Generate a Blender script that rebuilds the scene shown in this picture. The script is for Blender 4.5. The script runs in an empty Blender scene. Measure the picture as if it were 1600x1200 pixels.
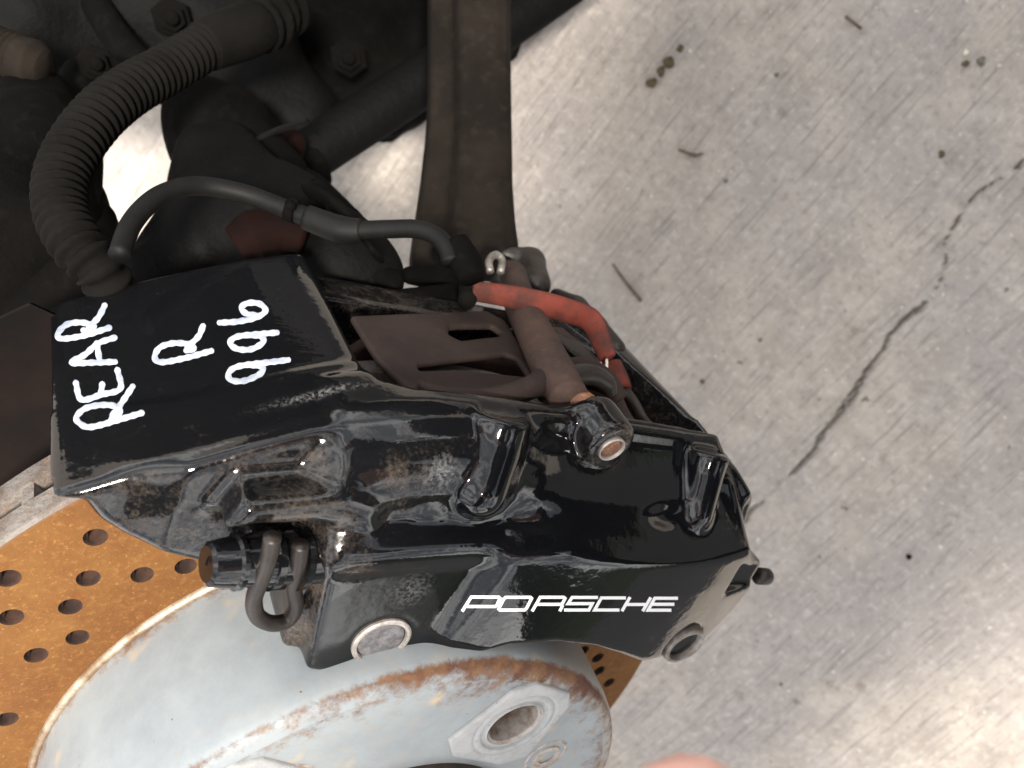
import bpy, bmesh, math, random
import numpy as np
from mathutils import Vector, Matrix
from mathutils.bvhtree import BVHTree
random.seed(7); rng = np.random.default_rng(7)
S = bpy.context.scene; COL = S.collection

# ------------------------------------------------------------------ frame of the wheel
# caliper frame in mm: T down along the caliper, R outward from the axle, N outboard along the axle
F = 1290.0
Cc = np.array([-68.454, -128.911, -311.311]); n_ = np.array([.408, -.566, .716]); n_ /= np.linalg.norm(n_)
e1 = np.array([1, 0, 0]) - n_[0]*n_; e1 /= np.linalg.norm(e1); e2 = np.cross(n_, e1); _p = math.radians(65)
T_ = e1*math.sin(_p) - e2*math.cos(_p); R_ = e1*math.cos(_p) + e2*math.sin(_p)
up_ = np.array([-.20, -.20, .96]); up_ /= np.linalg.norm(up_)
AZ = up_; AX = n_-(n_@up_)*up_; AX /= np.linalg.norm(AX); AY = np.cross(AZ, AX)
W3 = np.stack([AX, AY, AZ])
AXLE = 0.36
CAMW = (W3 @ (-Cc))*.001 + np.array([0, 0, AXLE])
def c2l(P): d = P - Cc; return np.array([d@T_, d@R_, d@n_])
def w2l(x, y, z): return c2l(W3.T @ (np.array([x, y, z])-CAMW)*1000)
def l2w(a):
    a = np.asarray(a, float)
    P = a[..., 0:1]*T_ + a[..., 1:2]*R_ + a[..., 2:3]*n_
    w = P @ W3.T * .001; w[..., 2] += AXLE
    return w
def ray(px, py): return np.array([(px-800)/F, -(py-600)/F, -1.])
def ON(px, py, z): d = ray(px, py); return c2l(d*(((Cc+n_*z)@n_)/(d@n_)))
def OR(px, py, r): d = ray(px, py); return c2l(d*(((Cc+R_*r)@R_)/(d@R_)))
def OT(px, py, t): d = ray(px, py); return c2l(d*(((Cc+T_*t)@T_)/(d@T_)))
def OD(px, py, dep): return c2l(ray(px, py)*dep)
def G(px, py, z=0.0):
    d = W3 @ ray(px, py); t = (z - CAMW[2])/d[2]; return CAMW + d*t

# ------------------------------------------------------------------ camera, sky, sun, exposure
cam = bpy.data.cameras.new('camera'); co = bpy.data.objects.new('camera', cam); COL.objects.link(co)
m = Matrix([[W3[i][0], W3[i][1], W3[i][2], CAMW[i]] for i in range(3)] + [[0, 0, 0, 1]])
co.matrix_world = m
cam.sensor_width = 36; cam.lens = 36*F/1600; cam.clip_start = .01; cam.clip_end = 300
cam.dof.use_dof = True; cam.dof.focus_distance = .232; cam.dof.aperture_fstop = 17
S.camera = co
w = bpy.data.worlds.new('World'); S.world = w; w.use_nodes = True
nt = w.node_tree; bgn = nt.nodes['Background']; sky = nt.nodes.new('ShaderNodeTexSky'); sky.sky_type = 'NISHITA'
SUN_EL, SUN_AZ = math.radians(71), math.radians(62)     # azimuth from +Y towards +X
sky.sun_disc = False; sky.sun_elevation = SUN_EL; sky.sun_rotation = SUN_AZ; sky.dust_density = 3.0; sky.air_density = 1.0
# broken bright overcast: the sky shows through gaps in the cloud
tc = nt.nodes.new('ShaderNodeTexCoord'); mpn = nt.nodes.new('ShaderNodeMapping'); mpn.inputs['Scale'].default_value = (1, 1, 2.2); nt.links.new(tc.outputs['Generated'], mpn.inputs[0])
cn = nt.nodes.new('ShaderNodeTexNoise'); cn.inputs['Scale'].default_value = 2.3; cn.inputs['Detail'].default_value = 6; nt.links.new(mpn.outputs[0], cn.inputs['Vector'])
cr = nt.nodes.new('ShaderNodeMapRange'); cr.interpolation_type = 'SMOOTHSTEP'; cr.inputs[1].default_value = .36; cr.inputs[2].default_value = .56; cr.inputs[3].default_value = .35; cr.inputs[4].default_value = 1; nt.links.new(cn.outputs[0], cr.inputs[0])
cm = nt.nodes.new('ShaderNodeMix'); cm.data_type = 'RGBA'; nt.links.new(cr.outputs[0], cm.inputs[0]); nt.links.new(sky.outputs[0], cm.inputs[6]); cm.inputs[7].default_value = (13.0, 13.2, 13.6, 1)
c2 = nt.nodes.new('ShaderNodeTexNoise'); c2.inputs['Scale'].default_value = 3.4; c2.inputs['Detail'].default_value = 5; nt.links.new(mpn.outputs[0], c2.inputs['Vector'])
r2 = nt.nodes.new('ShaderNodeMapRange'); r2.interpolation_type = 'SMOOTHSTEP'; r2.inputs[1].default_value = .44; r2.inputs[2].default_value = .60; nt.links.new(c2.outputs[0], r2.inputs[0])
m2 = nt.nodes.new('ShaderNodeMix'); m2.data_type = 'RGBA'; m2.inputs[6].default_value = (9.5, 9.8, 10.6, 1); m2.inputs[7].default_value = (30, 29.5, 29, 1); nt.links.new(r2.outputs[0], m2.inputs[0]); nt.links.new(m2.outputs[2], cm.inputs[7])
nt.links.new(cm.outputs[2], bgn.inputs[0]); bgn.inputs[1].default_value = .07
sl = bpy.data.lights.new('sun', 'SUN'); sl.energy = 5.0; sl.angle = math.radians(8); sl.color = (1, .93, .84)
so = bpy.data.objects.new('sun', sl); COL.objects.link(so)
sd = Vector((math.sin(SUN_AZ)*math.cos(SUN_EL), math.cos(SUN_AZ)*math.cos(SUN_EL), math.sin(SUN_EL)))
so.rotation_euler = sd.to_track_quat('Z', 'Y').to_euler(); so.location = (0, 0, 5)
S.view_settings.view_transform = 'Standard'; S.view_settings.look = 'None'; S.view_settings.gamma = 1
S.view_settings.exposure = .95

# ------------------------------------------------------------------ objects
def link(o): COL.objects.link(o); return o
def tag(o, label=None, cat=None, group=None, kind=None):
    if label: o['label'] = label
    if cat: o['category'] = cat
    if group: o['group'] = group
    if kind: o['kind'] = kind
    return o
ROOTLOC = {}
def root(name, label, cat, lloc, group=None):
    o = link(bpy.data.objects.new(name, None)); o.empty_display_size = .01
    p = l2w(np.array(lloc, float)); o.location = p; ROOTLOC[o] = np.array(p)
    return tag(o, label, cat, group)
def wloc(o):
    p = np.zeros(3)
    while o is not None: p = p + np.array(o.location); o = o.parent
    return p
def mesh_obj(name, V, Fc, mat, parent=None, smooth=True, world=False, auto=None):
    V = np.asarray(V, float); W = V if world else l2w(V)
    base = wloc(parent) if parent is not None else W.mean(0)
    me = bpy.data.meshes.new(name); me.from_pydata((W-base).tolist(), [], [list(map(int, f)) for f in Fc]) if not isinstance(Fc, np.ndarray) else quads(me, W-base, Fc)
    me.materials.append(mat)
    me.polygons.foreach_set('use_smooth', [smooth]*len(me.polygons))
    if auto is not None:
        me.set_sharp_from_angle(angle=math.radians(auto))
    me.update()
    o = link(bpy.data.objects.new(name, me))
    if parent is not None: o.parent = parent
    else: o.location = base
    return o
def quads(me, V, Q):
    me.vertices.add(len(V)); me.vertices.foreach_set('co', V.astype(np.float32).ravel())
    me.loops.add(Q.size); me.loops.foreach_set('vertex_index', Q.astype(np.int32).ravel())
    me.polygons.add(len(Q)); me.polygons.foreach_set('loop_start', np.arange(0, Q.size, Q.shape[1], dtype=np.int32))
    me.update(calc_edges=True)
def attr(o, name, vals):
    a = o.data.attributes.new(name, 'FLOAT', 'POINT'); a.data.foreach_set('value', np.asarray(vals, np.float32))

# ------------------------------------------------------------------ signed distance sculpting
def smin(a, b, k): h = np.clip(.5+.5*(b-a)/k, 0, 1); return b*(1-h)+a*h-k*h*(1-h)
def smax(a, b, k): return -smin(-a, -b, k)
def cut(a, b, k=1.0): return smax(a, -b, k)
def poly2(x, y, P):
    P = [tuple(map(float, p[:2])) for p in P]
    d = None; s = None
    for i in range(len(P)):
        ax, ay = P[i]; bx, by = P[i-1]
        ex, ey = bx-ax, by-ay; wx, wy = x-ax, y-ay
        q = np.clip((wx*ex+wy*ey)/(ex*ex+ey*ey), 0, 1)
        dd = (wx-ex*q)**2+(wy-ey*q)**2
        d = dd if d is None else np.minimum(d, dd)
        c1 = (y >= ay); c2 = (y < by); c3 = (ex*wy > ey*wx)
        fl = (c1 & c2 & c3) | (~c1 & ~c2 & ~c3)
        s = fl if s is None else (s ^ fl)
    return np.where(s, -1., 1.)*np.sqrt(d)
def slab(d2, z, z0, z1, r=0.):
    dz = np.abs(z-(z0+z1)/2)-(z1-z0)/2
    a = d2+r; b = dz+r
    return np.minimum(np.maximum(a, b), 0)+np.sqrt(np.maximum(a, 0)**2+np.maximum(b, 0)**2)-r
def cyl(x, y, z, a, b, r, rr=.6, r2=None):
    a = np.array(a, float); b = np.array(b, float); L = np.linalg.norm(b-a); u = (b-a)/L
    px, py, pz = x-a[0], y-a[1], z-a[2]; h = px*u[0]+py*u[1]+pz*u[2]
    q = np.sqrt(np.maximum(px*px+py*py+pz*pz-h*h, 1e-9))
    rad = r if r2 is None else r+(r2-r)*np.clip(h/L, 0, 1)
    return slab(q-rad, h, 0, L, rr)
def cap(x, y, z, a, b, r, r2=None):
    a = np.array(a, float); b = np.array(b, float); u = b-a; L2 = u@u
    px, py, pz = x-a[0], y-a[1], z-a[2]; h = np.clip((px*u[0]+py*u[1]+pz*u[2])/L2, 0, 1)
    rad = r if r2 is None else r+(r2-r)*h
    return np.sqrt((px-u[0]*h)**2+(py-u[1]*h)**2+(pz-u[2]*h)**2)-rad
def ell(x, y, z, c, rad):
    k = np.sqrt(((x-c[0])/rad[0])**2+((y-c[1])/rad[1])**2+((z-c[2])/rad[2])**2)
    return (k-1)*min(rad)
def half(x, y, z, p, nn):
    nn = np.array(nn, float); nn /= np.linalg.norm(nn); return (x-p[0])*nn[0]+(y-p[1])*nn[1]+(z-p[2])*nn[2]
def blur(f, it):
    for _ in range(it):
        for ax in range(3):
            g = f.copy(); sl_ = [slice(None)]*3; a = list(sl_); b = list(sl_); c = list(sl_)
            a[ax] = slice(1, -1); b[ax] = slice(0, -2); c[ax] = slice(2, None)
            g[tuple(a)] = .5*f[tuple(a)]+.25*(f[tuple(b)]+f[tuple(c)]); f = g
    return f
def nets(f, h, org):
    ins = f < 0; sh = f.shape
    c = np.zeros(tuple(s-1 for s in sh), np.uint8)
    offs = [(i, j, k) for i in (0, 1) for j in (0, 1) for k in (0, 1)]
    for (i, j, k) in offs: c += ins[i:sh[0]-1+i, j:sh[1]-1+j, k:sh[2]-1+k]
    I, J, K = np.nonzero((c > 0) & (c < 8)); n = len(I)
    acc = np.zeros((n, 3)); cnt = np.zeros(n)
    val = {o: f[I+o[0], J+o[1], K+o[2]].astype(float) for o in offs}
    for o in offs:
        for ax in range(3):
            if o[ax] == 0:
                q = list(o); q[ax] = 1; q = tuple(q); a, b = val[o], val[q]; mk = (a < 0) != (b < 0)
                t = np.where(mk, a/np.where(mk, a-b, 1), 0); p = np.zeros((n, 3)); p[:] = o; p[:, ax] = t
                acc += p*mk[:, None]; cnt += mk
    P = acc/cnt[:, None]+np.stack([I, J, K], 1)
    idx = np.full(c.shape, -1, np.int32); idx[I, J, K] = np.arange(n)
    Q = []
    for ax in range(3):
        u, v = (ax+1) % 3, (ax+2) % 3
        a = [slice(None)]*3; b = [slice(None)]*3; a[ax] = slice(0, -1); b[ax] = slice(1, None)
        A = ins[tuple(a)]; B = ins[tuple(b)]; ii = np.stack(np.nonzero(A != B), 1)
        ii = ii[(ii[:, u] > 0) & (ii[:, v] > 0) & (ii[:, u] < c.shape[u]) & (ii[:, v] < c.shape[v])]
        if not len(ii): continue
        def g(du, dv): jj = ii.copy(); jj[:, u] -= du; jj[:, v] -= dv; return idx[jj[:, 0], jj[:, 1], jj[:, 2]]
        q = np.stack([g(1, 1), g(0, 1), g(0, 0), g(1, 0)], 1)
        fl = ~A[ii[:, 0], ii[:, 1], ii[:, 2]]; q[fl] = q[fl][:, ::-1]; Q.append(q)
    Q = np.concatenate(Q); Q = Q[(Q >= 0).all(1)]
    # settle the points on the surface
    gr = np.stack(np.gradient(f), -1) if f.size < 3e7 else None
    for _ in range(2):
        b = np.clip(P.astype(int), 0, np.array(sh)-2); t = P-b; v = np.zeros(n); gg = np.zeros((n, 3))
        for o in offs:
            wgt = np.prod([t[:, d] if o[d] else 1-t[:, d] for d in range(3)], axis=0); ix = (b[:, 0]+o[0], b[:, 1]+o[1], b[:, 2]+o[2])
            v += wgt*f[ix]; gg += wgt[:, None]*gr[ix]
        P = P-np.clip(v/np.maximum((gg**2).sum(1), 1e-6), -.6, .6)[:, None]*gg
    return P*h+np.array(org), Q
def sculpt(fn, lo, hi, h, bl=1):
    ax = [np.arange(lo[i], hi[i]+h, h, dtype=np.float32) for i in range(3)]
    X, Y, Z = np.meshgrid(*ax, indexing='ij', sparse=True)
    f = np.broadcast_to(fn(X, Y, Z), tuple(len(a) for a in ax)).astype(np.float32).copy()
    for s in range(3):
        a = [slice(None)]*3; a[s] = 0; f[tuple(a)] = np.maximum(f[tuple(a)], h*.5); a[s] = -1; f[tuple(a)] = np.maximum(f[tuple(a)], h*.5)
    return nets(blur(f, bl), h, [a[0] for a in ax])
def flipfix(V, Q):
    a, b, c = V[Q[:, 0]], V[Q[:, 1]], V[Q[:, 2]]
    vol = np.einsum('ij,ij->i', np.cross(a, b), c).sum()
    return Q[:, ::-1].copy() if vol < 0 else Q
def part_sdf(name, fn, lo, hi, h, mat, parent, bl=1):
    V, Q = sculpt(fn, lo, hi, h, bl)
    # T,R,N is right handed when T x R = N
    Q = flipfix(V-np.array(lo), Q)
    if HAND < 0: Q = Q[:, ::-1].copy()
    return mesh_obj(name, V, Q, mat, parent), V
HAND = float(np.cross(T_, R_)@n_)

# ------------------------------------------------------------------ swept shapes
def smooth_path(P, n=8):
    P = [np.array(p, float) for p in P]; Q = [2*P[0]-P[1]]+P+[2*P[-1]-P[-2]]; out = []
    for i in range(1, len(Q)-2):
        for k in range(n):
            t = k/n; a, b, c, d = Q[i-1:i+3]
            out.append(.5*((2*b)+(c-a)*t+(2*a-5*b+4*c-d)*t*t+(3*b-a-3*c+d)*t**3))
    out.append(P[-1]); return np.array(out)
def sweep(P, rad, seg=16, caps=True, flat=None):
    P = np.asarray(P, float); n = len(P); rad = np.broadcast_to(rad, n)
    tg = np.gradient(P, axis=0); tg /= np.linalg.norm(tg, axis=1)[:, None]
    u = np.cross(tg[0], [0, 0, 1.]);
    if np.linalg.norm(u) < .1: u = np.cross(tg[0], [0, 1., 0])
    V = []
    for i in range(n):
        u = u-tg[i]*(u@tg[i]); u /= np.linalg.norm(u); v = np.cross(tg[i], u)
        for k in range(seg):
            a = 2*math.pi*k/seg; V.append(P[i]+rad[i]*(math.cos(a)*u+math.sin(a)*v*(flat or 1)))
    Fc = [[i*seg+k, i*seg+(k+1) % seg, (i+1)*seg+(k+1) % seg, (i+1)*seg+k] for i in range(n-1) for k in range(seg)]
    if caps: Fc += [list(range(seg))[::-1], [(n-1)*seg+k for k in range(seg)]]
    return np.array(V), Fc
def lathe(a, d, prof, seg=40, shut=True):
    a = np.array(a, float); d = np.array(d, float); d /= np.linalg.norm(d)
    u = np.cross(d, [0, 1., .3]); u /= np.linalg.norm(u); v = np.cross(d, u); V = []; n = len(prof)
    for h, r in prof:
        for k in range(seg):
            t = 2*math.pi*k/seg; V.append(a+d*h+(u*math.cos(t)+v*math.sin(t))*r)
    Fc = [[i*seg+k, i*seg+(k+1) % seg, (i+1)*seg+(k+1) % seg, (i+1)*seg+k] for i in range(n-1) for k in range(seg)]
    if prof[0][1] > 0: Fc.append(list(range(seg))[::-1])
    if prof[-1][1] > 0 and shut: Fc.append([(n-1)*seg+k for k in range(seg)])
    return np.array(V), Fc

# ------------------------------------------------------------------ materials
class NB:
    def __init__(s, name):
        s.m = bpy.data.materials.new(name); s.m.use_nodes = True; s.t = s.m.node_tree; s.n = s.t.nodes; s.b = s.n['Principled BSDF']
        s.co = s.n.new('ShaderNodeTexCoord').outputs['Object']
    def L(s, a, b): s.t.links.new(a, b)
    def noise(s, scale, det=5, rough=.55, vec=None, dist=0.):
        q = s.n.new('ShaderNodeTexNoise'); q.inputs['Scale'].default_value = scale; q.inputs['Detail'].default_value = det
        q.inputs['Roughness'].default_value = rough; q.inputs['Distortion'].default_value = dist; s.L(vec or s.co, q.inputs['Vector']); return q.outputs[0]
    def vor(s, scale, feat='F1', vec=None):
        q = s.n.new('ShaderNodeTexVoronoi'); q.feature = feat; q.inputs['Scale'].default_value = scale; s.L(vec or s.co, q.inputs['Vector']); return q.outputs[0]
    def ramp(s, x, a, b, inv=False):
        q = s.n.new('ShaderNodeMapRange'); q.interpolation_type = 'SMOOTHSTEP'; q.inputs[1].default_value = a; q.inputs[2].default_value = b
        if inv: q.inputs[3].default_value = 1; q.inputs[4].default_value = 0
        s.L(x, q.inputs[0]); return q.outputs[0]
    def lin(s, x, a, b, c, d):
        q = s.n.new('ShaderNodeMapRange')
        for i, v in enumerate((a, b, c, d)): q.inputs[i+1].default_value = v
        s.L(x, q.inputs[0]); return q.outputs[0]
    def mix(s, f, a, b):
        q = s.n.new('ShaderNodeMix'); q.data_type = 'RGBA'
        for v, i in ((f, 0), (a, 6), (b, 7)):
            if isinstance(v, (int, float)): q.inputs[i].default_value = v
            elif isinstance(v, tuple): q.inputs[i].default_value = (*v, 1)
            else: s.L(v, q.inputs[i])
        return q.outputs[2]
    def math(s, op, a, b=None, clamp=False):
        q = s.n.new('ShaderNodeMath'); q.operation = op; q.use_clamp = clamp
        for v, i in ((a, 0), (b, 1)):
            if v is None: continue
            if isinstance(v, (int, float)): q.inputs[i].default_value = v
            else: s.L(v, q.inputs[i])
        return q.outputs[0]
    def mapv(s, sc, rot=(0, 0, 0)):
        q = s.n.new('ShaderNodeMapping'); q.inputs['Scale'].default_value = sc; q.inputs['Rotation'].default_value = rot; s.L(s.co, q.inputs[0]); return q.outputs[0]
    def attr(s, nm): q = s.n.new('ShaderNodeAttribute'); q.attribute_name = nm; return q.outputs['Fac']
    def bump(s, h, st, dist=.001, prev=None):
        q = s.n.new('ShaderNodeBump'); q.inputs['Strength'].default_value = st; q.inputs['Distance'].default_value = dist; s.L(h, q.inputs['Height'])
        if prev is not None: s.L(prev, q.inputs['Normal'])
        return q.outputs[0]
    def set(s, **k):
        names = dict(col='Base Color', rough='Roughness', metal='Metallic', normal='Normal', spec='Specular IOR Level', coat='Coat Weight', coatr='Coat Roughness', coatn='Coat Normal')
        for a, v in k.items():
            i = s.b.inputs[names[a]]
            if isinstance(v, tuple): i.default_value = (*v, 1)
            elif isinstance(v, (int, float)): i.default_value = v
            else: s.L(v, i)
        return s.m

def simple(name, col, rough=.6, metal=0., var=.35, col2=None, scale=60, bump=.3, bd=.0006, spec=.5, dust=None):
    b = NB(name); nz = b.noise(scale, 6, .65); nz2 = b.noise(scale*6, 4, .6)
    c2 = col2 or tuple(c*(1-var) for c in col)
    c = b.mix(b.ramp(nz, .35, .65), col, c2)
    if dust: c = b.mix(b.math('MULTIPLY', b.ramp(nz2, .5, .75), .6), c, dust)
    h = b.math('ADD', b.math('MULTIPLY', nz, .5), b.math('MULTIPLY', nz2, .5))
    return b.set(col=c, rough=rough, metal=metal, spec=spec, normal=b.bump(h, bump, bd))

# glossy black caliper paint with settled dust, scuffs and orange peel
b = NB('black_caliper_paint')
dust = b.attr('dust'); scuf = b.attr('scuff'); mat_ = b.attr('matte')
nz = b.noise(140, 7, .7); nf = b.noise(900, 5, .7)
dm = b.math('MULTIPLY', b.ramp(b.math('ADD', b.math('MULTIPLY', dust, .9), b.math('MULTIPLY', b.math('SUBTRACT', b.math('ADD', nz, nf), 1.0), 1.1)), .12, 1.15), .85)
spk = b.ramp(b.noise(2600, 2, .5), .74, .80); spk = b.math('MULTIPLY', spk, b.ramp(b.noise(60, 3), .45, .65))
col = b.mix(dm, (.0045, .0048, .0055), (.13, .10, .075))
col = b.mix(b.math('MULTIPLY', scuf, b.ramp(nf, .42, .62)), col, (.26, .26, .25))
col = b.mix(b.math('MULTIPLY', spk, .35), col, (.3, .28, .25))
rgh = b.math('ADD', b.math('ADD', b.lin(nz, .3, .7, .035, .075), b.math('MULTIPLY', dm, .55)), b.math('MULTIPLY', mat_, .22), True)
peel = b.noise(420, 2, .5); peel2 = b.noise(150, 2, .5)
hh = b.math('ADD', b.math('MULTIPLY', peel, .35), b.math('MULTIPLY', peel2, .65))
M_BLACK = b.set(col=col, rough=rgh, spec=.42, normal=b.bump(b.math('ADD', b.math('MULTIPLY', dm, .3), hh), .17, .0006))

b = NB('rusty_disc_face')
nz = b.noise(45, 8, .7); nf = b.noise(420, 5, .7); st = b.noise(1.0, 4, .6, b.mapv((300, 40, 40)))
rad = b.attr('rad')        # 0 hat .. 1 rim
c = b.mix(b.ramp(nz, .3, .7), (.145, .067, .019), (.104, .042, .012))
c = b.mix(b.math('MULTIPLY', b.ramp(nf, .5, .75), .7), c, (.22, .11, .034))
c = b.mix(b.math('MULTIPLY', b.ramp(b.noise(120, 5), .55, .8), .55), c, (.13, .04, .012))
ringn = b.noise(1.0, 3, .6, None); comb = b.n.new('ShaderNodeCombineXYZ'); b.L(b.math('MULTIPLY', rad, 22.), comb.inputs[0])
rings = b.noise(1.0, 4, .7, comb.outputs[0]); c = b.mix(b.math('MULTIPLY', b.ramp(rings, .45, .7), .3), c, (.17, .06, .016))
c = b.mix(b.math('MULTIPLY', b.ramp(b.noise(22, 6, .75), .46, .64), .55), c, (.12, .050, .016))
c = b.mix(b.math('MULTIPLY', b.ramp(b.noise(900, 3, .6), .60, .72), .7), c, (.26, .135, .048))
c = b.mix(b.ramp(rad, .955, .985), c, (.15, .09, .06))
M_RUST = b.set(col=c, rough=.9, spec=.2, normal=b.bump(b.math('ADD', nf, nz), .5, .0008))
b = NB('disc_edge_iron')
nz = b.noise(120, 8, .7); nf = b.noise(700, 4, .7)
c = b.mix(b.ramp(nz, .35, .65), (.13, .10, .08), (.22, .20, .18)); c = b.mix(b.ramp(nf, .55, .8), c, (.28, .12, .04))
M_IRON = b.set(col=c, rough=.75, metal=.25, normal=b.bump(b.math('ADD', nf, nz), .8, .0012))
b = NB('painted_hub_bell')
nz = b.noise(38, 8, .72); nf = b.noise(260, 6, .7); sp = b.noise(70, 2, .4); lon = b.noise(1., 6, .7, b.mapv((30, 160, 160)))
rust = b.attr('rust'); dirt = b.attr('dirt')
c = b.mix(b.ramp(nz, .3, .7), (.275, .305, .315), (.21, .235, .25))
c = b.mix(b.math('MULTIPLY', b.ramp(b.math('ADD', dirt, b.math('MULTIPLY', b.math('SUBTRACT', nf, .5), 1.0)), .3, .8), .75), c, (.30, .27, .23))
c = b.mix(b.math('MULTIPLY', b.ramp(sp, .62, .76), .6), c, (.58, .40, .20))
rm = b.ramp(b.math('ADD', rust, b.math('MULTIPLY', b.math('SUBTRACT', b.math('ADD', nz, nf), 1.0), .95)), .30, .75)
rc = b.mix(b.ramp(nf, .35, .65), (.11, .052, .024), (.19, .098, .048)); rc = b.mix(b.ramp(b.noise(110, 5), .45, .62), rc, (.10, .042, .025))
c = b.mix(rm, c, rc)
c = b.mix(b.ramp(b.noise(520, 2, .4), .76, .8), c, (.10, .06, .04))
M_BELL = b.set(col=c, rough=b.lin(rm, 0, 1, .42, .85), spec=.45, normal=b.bump(b.math('ADD', b.math('MULTIPLY', nf, .3), rm), .35, .0006))
M_RIDGE = simple('worn_ridge_metal', (.50, .44, .34), .38, .6, col2=(.26, .18, .11), scale=90, bump=.5, dust=(.12, .06, .03))
M_HOLE = simple('rusty_bore', (.022, .011, .008), .95, 0, col2=(.05, .022, .012), scale=200, bump=.6)  # rust darkened to hold the shade inside the drilled holes
M_DARK = simple('grimy_shade_dark_metal', (0.0024, 0.0020, 0.0018), .85, 0, col2=(0.0013, 0.0011, 0.0009), scale=35, bump=.6, bd=.002, dust=(0.0047, 0.0040, 0.0032), spec=0.06)  # near-black holds underbody shade as well as grime; the next four colours too
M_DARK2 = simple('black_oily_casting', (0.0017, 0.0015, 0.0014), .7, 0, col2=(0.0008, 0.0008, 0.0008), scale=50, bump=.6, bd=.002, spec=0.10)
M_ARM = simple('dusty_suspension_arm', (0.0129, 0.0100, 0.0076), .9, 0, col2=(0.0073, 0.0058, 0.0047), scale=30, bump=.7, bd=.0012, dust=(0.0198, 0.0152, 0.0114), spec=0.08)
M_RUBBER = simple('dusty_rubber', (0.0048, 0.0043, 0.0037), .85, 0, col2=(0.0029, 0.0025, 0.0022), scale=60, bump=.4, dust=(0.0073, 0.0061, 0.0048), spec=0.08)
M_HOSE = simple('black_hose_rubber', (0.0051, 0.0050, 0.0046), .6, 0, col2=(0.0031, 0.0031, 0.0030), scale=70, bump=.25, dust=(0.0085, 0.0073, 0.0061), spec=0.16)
M_PAD = simple('brown_brake_plate', (0.0277, 0.0172, 0.0138), .8, 0, col2=(0.0184, 0.0117, 0.0101), scale=40, bump=.4, dust=(0.0369, 0.0215, 0.0169), spec=.3)
M_PADM = simple('brown_dusty_steel', (0.0576, 0.0336, 0.0250), .8, .1, col2=(0.0336, 0.0211, 0.0178), scale=70, bump=.5, dust=(0.0816, 0.0432, 0.0288), spec=.35)
M_RED = simple('faded_red_sleeve', (0.1485, 0.0275, 0.0165), .8, 0, col2=(0.0550, 0.0165, 0.0121), scale=90, bump=.3, dust=(0.0550, 0.0330, 0.0275), spec=.3)
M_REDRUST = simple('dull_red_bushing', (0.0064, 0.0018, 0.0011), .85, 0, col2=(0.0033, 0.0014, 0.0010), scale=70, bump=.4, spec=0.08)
M_STEEL = simple('dirty_zinc_steel', (.30, .29, .27), .5, .6, col2=(.14, .12, .10), scale=150, bump=.5, dust=(.24, .12, .05))
M_BOLTRUST = simple('orange_rusty_bolt', (0.2250, 0.0975, 0.0525), .85, .1, col2=(0.1350, 0.0638, 0.0375), scale=160, bump=.7, dust=(0.3750, 0.2475, 0.1650))
M_PLUG = simple('grey_corroded_plug', (.21, .21, .22), .6, .3, col2=(.10, .10, .11), scale=350, bump=1.0, bd=.0008, dust=(.30, .18, .09))
M_WORN = simple('worn_pale_metal', (.50, .46, .42), .45, .4, col2=(.28, .25, .22), scale=220, bump=.5)
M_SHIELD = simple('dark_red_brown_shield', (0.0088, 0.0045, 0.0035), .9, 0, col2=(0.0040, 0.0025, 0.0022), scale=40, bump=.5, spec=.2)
M_CLIP = simple('brown_black_clip_steel', (0.0255, 0.0206, 0.0176), .42, .3, col2=(0.0147, 0.0123, 0.0108), scale=160, bump=.3, dust=(0.0490, 0.0294, 0.0196))
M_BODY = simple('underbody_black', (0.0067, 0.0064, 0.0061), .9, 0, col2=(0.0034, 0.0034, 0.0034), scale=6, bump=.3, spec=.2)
M_TWIG = simple('dry_twig', (.13, .095, .06), .9, 0, col2=(.07, .05, .035), scale=300, bump=.4)
M_LEAF = simple('brown_moss_crumb', (.10, .080, .035), .95, 0, col2=(.05, .037, .02), scale=300, bump=.4)
M_STONE = simple('grit_stone', (.16, .145, .12), .9, 0, col2=(.08, .07, .06), scale=200, bump=.4)
M_PALE = simple('pale_grit', (.72, .68, .58), .8, 0, col2=(.5, .45, .38), scale=200, bump=.4)
b = NB('white_marker'); nz = b.noise(160, 6, .7); c = b.mix(b.ramp(nz, .38, .62), (.50, .54, .62), (.33, .36, .43)); M_MARK = b.set(col=c, rough=.38, spec=.5)
b = NB('white_lettering'); c = b.mix(b.ramp(b.noise(500, 5, .7), .60, .72), (.80, .80, .79), (.45, .44, .42)); M_LET = b.set(col=c, rough=.35)
b = NB('dark_reading_hub'); M_CAPS = simple('brown_black_hub_ring', (.07, .045, .035), .5, .3, col2=(.04, .028, .024), scale=80, bump=.4)

# ------------------------------------------------------------------ concrete ground
def vnoise(x, y, seed):
    r = np.random.default_rng(seed); g = r.random((257, 257))
    xi = np.floor(x).astype(int); yi = np.floor(y).astype(int); fx = x-xi; fy = y-yi; fx = fx*fx*(3-2*fx); fy = fy*fy*(3-2*fy)
    a = g[xi % 257, yi % 257]; bb = g[(xi+1) % 257, yi % 257]; c = g[xi % 257, (yi+1) % 257]; d = g[(xi+1) % 257, (yi+1) % 257]
    return (a*(1-fx)+bb*fx)*(1-fy)+(c*(1-fx)+d*fx)*fy
gd = G(1200, 200)-G(960, 480); GANG = math.atan2(gd[1], gd[0])
crack_px = [(1150, 850), (1172, 800), (1195, 782), (1222, 752), (1246, 735), (1272, 706), (1290, 672), (1312, 648), (1345, 600), (1352, 582), (1384, 545), (1390, 528), (1412, 502), (1442, 480), (1462, 455), (1474, 430), (1480, 402), (1478, 380), (1505, 330), (1530, 300), (1590, 262), (1640, 230)]
crack = np.array([G(*p)[:2] for p in crack_px])
b = NB('weathered_concrete')
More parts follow.
